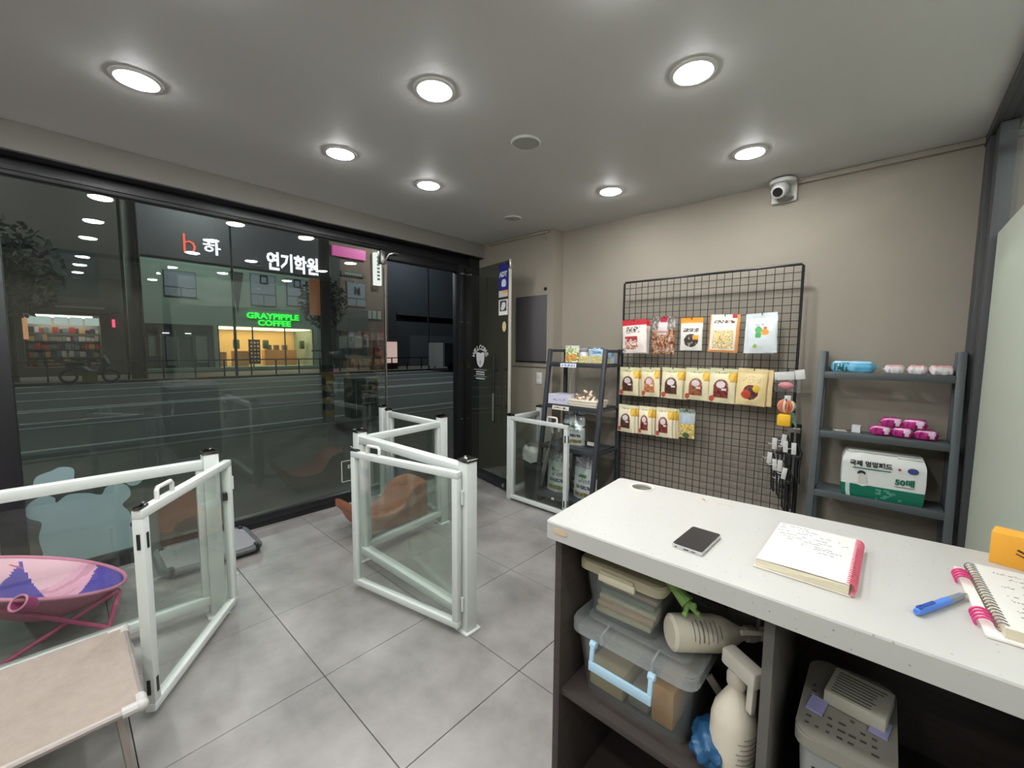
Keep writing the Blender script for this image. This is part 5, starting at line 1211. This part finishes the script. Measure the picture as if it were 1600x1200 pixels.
for k in range(3): fbox('small_sign', br, 12.0 + .3 * k, 12.22 + .3 * k, 3.05, 3.5, -.05, .05, mat('small_sign_pale', (150, 152, 146), .6, emit=.05))
dk = thing('dark_building', 'unlit dark building seen through the open doorway', 'building', (FX, fY(25), -.12))
NAVY = mat('night_wall', (44, 46, 56), .9, var=.15, vscale=.3)
fbox('front_wall', dk, 13.4, 60, .28, 9, -4, -.4, NAVY); fbox('shutter', dk, 15, 19, .3, 2.2, -.4, -.3, mat('shutter_grey', (70, 70, 80), .7)); fbox('ledge', dk, 14, 40, 3.4, 3.55, -.4, -.1, NAVY)
# ad board on the far pavement
ad = thing('poster_stand', 'lit street poster stand with pale vertical stripes', 'advert stand', (-26.5, 15.6, -.12))
obj('stand_body', MB().box(-.25, .25, -.95, 1.0, .0, 2.05, .03), mat('stand_brown', (96, 66, 56), .6), ad)
for k in range(7): obj('stripe', MB().box(.25, .27, -.05 + .145 * k, .07 + .145 * k, .45, 1.95), lamp_mat('stripe_lit', (.9, .66, .56), .55) if k == 0 else MATS['stripe_lit'], ad)
obj('red_poster', MB().box(.25, .27, -.8, -.15, .35, 1.6), mat('poster_red', (150, 60, 46), .6, emit=.12), ad)
# street railing
rl = thing('street_railing', 'dark metal railing along the far pavement', 'railing', (-25.4, 12, -.12))
obj('top_bar', MB().box(-.03, .03, -14, 30, .80, .86), BLACK, rl); obj('lower_bar', MB().box(-.02, .02, -14, 30, .25, .29), BLACK, rl)
pm = None
for k in range(36):
    if pm is None: q_ = obj('rail_post', MB().box(-.03, .03, -.03, .03, 0, .80), BLACK, rl); pm = q_.data
    else: q_ = bpy.data.objects.new('rail_post', pm); link(q_, rl)
    q_.location = (0, -13.5 + 1.22 * k, 0)
# utility poles
up1 = thing('utility_pole', 'street pole with yellow and black striped wrap on the near pavement', 'pole', (-8.45, 3.70, -.10))
CONC = mat('pole_concrete', (112, 112, 108), .8)
obj('pole_shaft', MB().cyl((0, 0, 0), (0, 0, 7), .11, .09, 18), CONC, up1)
for k in range(4):
    a0 = .12 + .26 * k; obj('stripe_band', MB().tube([(0, 0, a0), (0, 0, a0 + .13)], .116, 18), mat('stripe_yellow', (150, 124, 40), .7), up1); obj('stripe_band', MB().tube([(0, 0, a0 + .13), (0, 0, a0 + .26)], .1155, 18), BLACK, up1)
obj('yellow_tag', MB().box(.11, .125, -.09, .09, .80, .92), mat('tag_yellow', (190, 170, 40), .6), up1); obj('orange_banner', MB().box(-.02, .02, -.30, -.11, 2.15, 2.85), mat('banner_orange', (206, 130, 84), .7, emit=.15), up1)
obj('bracket', MB().cyl((0, -.3, 1.45), (0, .22, 1.45), .015).cyl((.0, -.26, 1.33), (.0, -.26, 1.6), .012), STEEL, up1)
up2 = thing('utility_pole', 'plain concrete pole beside the lit shop across the street', 'pole', (-26.0, 2.55, -.12))
obj('pole_shaft', MB().cyl((0, 0, 0), (0, 0, 9), .24, .2, 18), CONC, up2); obj('shade_side_rod', MB().cyl((.16, .25, 0), (.14, .22, 9), .07, n=10), BLACK, up2)  # black rod beside the shaft stands in for its shaded side
# green street cabinet
gc = thing('street_cabinet', 'dark green louvred street cabinet beside the striped pole', 'street cabinet', (-8.6, 4.52, -.10))
GD = mat('cabinet_green', (52, 74, 60), .5); obj('cabinet_body', MB().box(-.2, .2, -.32, .28, 0, .86, .01), GD, gc)
for k in range(4): obj('louvre', MB().box(.2, .215, -.12, .2, .3 + .13 * k, .33 + .13 * k), mat('louvre_pale', (140, 160, 140), .5), gc)
obj('door_frame', MB().box(.2, .21, -.25, -.235, .05, .82).box(.2, .21, .235, .25, .05, .82).box(.2, .21, -.25, .25, .81, .825), mat('louvre_pale', (140, 160, 140)), gc)
# parked scooter
sc = thing('parked_scooter', 'parked delivery scooter with yellow plate outside the lit shop', 'scooter', (-24.3, .9, -.12), R(80))
RUB = mat('rubber', (22, 22, 24), .8); BODY = mat('scooter_blue', (70, 84, 110), .4)
for x in (-.62, .62): obj('wheel', MB().tube([(x + .24 * math.cos(a), 0, .26 + .24 * math.sin(a)) for a in (2 * math.pi * k / 18 for k in range(18))], .05, 8, True), RUB, sc)
obj('body_shell', MB().tube([(-.7, 0, .62), (-.35, 0, .6), (0, 0, .42), (.3, 0, .42), (.5, 0, .8), (.45, 0, 1.0)], .13, 10, radii=[.12, .2, .14, .12, .14, .1]), BODY, sc)
obj('handlebar', MB().tube([(.42, -.36, 1.08), (.46, -.15, 1.06), (.48, 0, 1.02), (.46, .15, 1.06), (.42, .36, 1.08)], .022, 8), STEEL, sc); obj('seat', MB().box(-.7, -.1, -.14, .14, .72, .84, .04), RUB, sc)
obj('windscreen', MB().box(.5, .53, -.2, .2, 1.0, 1.45, .01), GLASS, sc); obj('number_plate', MB().box(-.2, .25, -.33, -.30, .02, .42), mat('tag_yellow', (190, 170, 40)), sc)
# parked van
vn = thing('parked_van', 'pale van parked across the street seen through the doorway', 'van', (-23.6, 20.2, -.22))
VW = mat('van_white', (130, 130, 138), .4)
obj('van_body', MB().prism([(-2.2, .35), (2.2, .35), (2.2, .95), (1.7, 1.15), (1.1, 1.95), (-2.2, 2.0)], -.85, .85, Matrix(((0, 0, 1, 0), (1, 0, 0, 0), (0, 1, 0, 0), (0, 0, 0, 1))), .06), VW, vn)
for y0, y1 in ((.2, 1.05), (-1.0, .1)): obj('van_window', MB().box(.85, .87, y0, y1, 1.15, 1.75, .01), mat('pane_dark', (60, 68, 70)), vn)
for y in (-1.4, 1.4): obj('wheel', MB().lathe([(0, -.1), (.2, -.1), (.33, -.08), (.33, .08), (.2, .1), (0, .1)], 22, m=Matrix.Translation((.80, y, .33)) @ Matrix.Rotation(R(90), 4, 'Y')), RUB, vn)
# street trees
def tree(label, loc, h, r, n, seed):
    t = thing('street_tree', label, 'tree', loc); r3 = random.Random(seed)
    obj('trunk', MB().tube([(0, 0, 0), (.05, .05, h * .4), (0, .1, h)], .12, 8, radii=[.14, .1, .05]), mat('bark', (60, 52, 46), .9), t)
    mb = MB()
    for k in range(n):
        p = Vector((r3.gauss(0, .5), r3.gauss(0, .5), r3.gauss(0, .5)))
        if p.length > 1.1: p *= 1.1 / p.length
        c = Vector((p.x * r, p.y * r, h + p.z * r * 1.2)); d1 = Vector((r3.uniform(-1, 1), r3.uniform(-1, 1), r3.uniform(-1, 1))).normalized() * .16; d2 = d1.cross(Vector((r3.uniform(-1, 1), r3.uniform(-1, 1), 1))).normalized() * .09
        v_ = [mb.bm.verts.new(c + q) for q in (-d1, d2, d1, -d2)]; mb.bm.faces.new(v_)
    fo = obj('foliage', mb, mat('night_leaves', (44, 58, 44), .8), t); fo['kind'] = 'stuff'
tree('street tree between the cafe and the brick building', (-27.2, 11.8, -.12), 4.4, 1.25, 1500, 3)
tree('street tree in front of the far left shop building', (-26.5, -1.2, -.12), 4.6, 1.5, 1500, 4)
# added lamp masts: unseen heads above the window's view light the facade
for k, (y, lb) in enumerate(((-5.0, 'added tall lamp mast at the far left across the street'), (6.3, 'added tall lamp mast before the cafe across the street'), (18.5, 'added tall lamp mast by the dark building across the street'))):
    t = thing('added_lamp_mast', lb, 'added lamp', (-25.15, y, -.12))
    obj('lamp_pole', MB().tube([(0, 0, 0), (0, 0, 10.2), (-.3, 0, 10.8), (-.8, 0, 10.9)], .06, 10, radii=[.07, .05, .045, .04]), DKGREY, t)
    obj('lamp_head', MB().box(-1.5, -.7, -.14, .14, 10.9, 11.02, .03), DKGREY, t); obj('lamp_lens', MB().box(-1.4, -.8, -.11, .11, 10.875, 10.9), MATS['added_mast_led'] if k else lamp_mat('added_mast_led', (.80, .95, .88), 25.0), t)
    li = bpy.data.lights.new('facade_fill_light', 'POINT'); li.energy = 1500; li.color = (.80, .95, .88); li.shadow_soft_size = .25
    lo = bpy.data.objects.new('facade_fill_light', li); link(lo, t); lo.location = (-1.1, 0, 10.6)
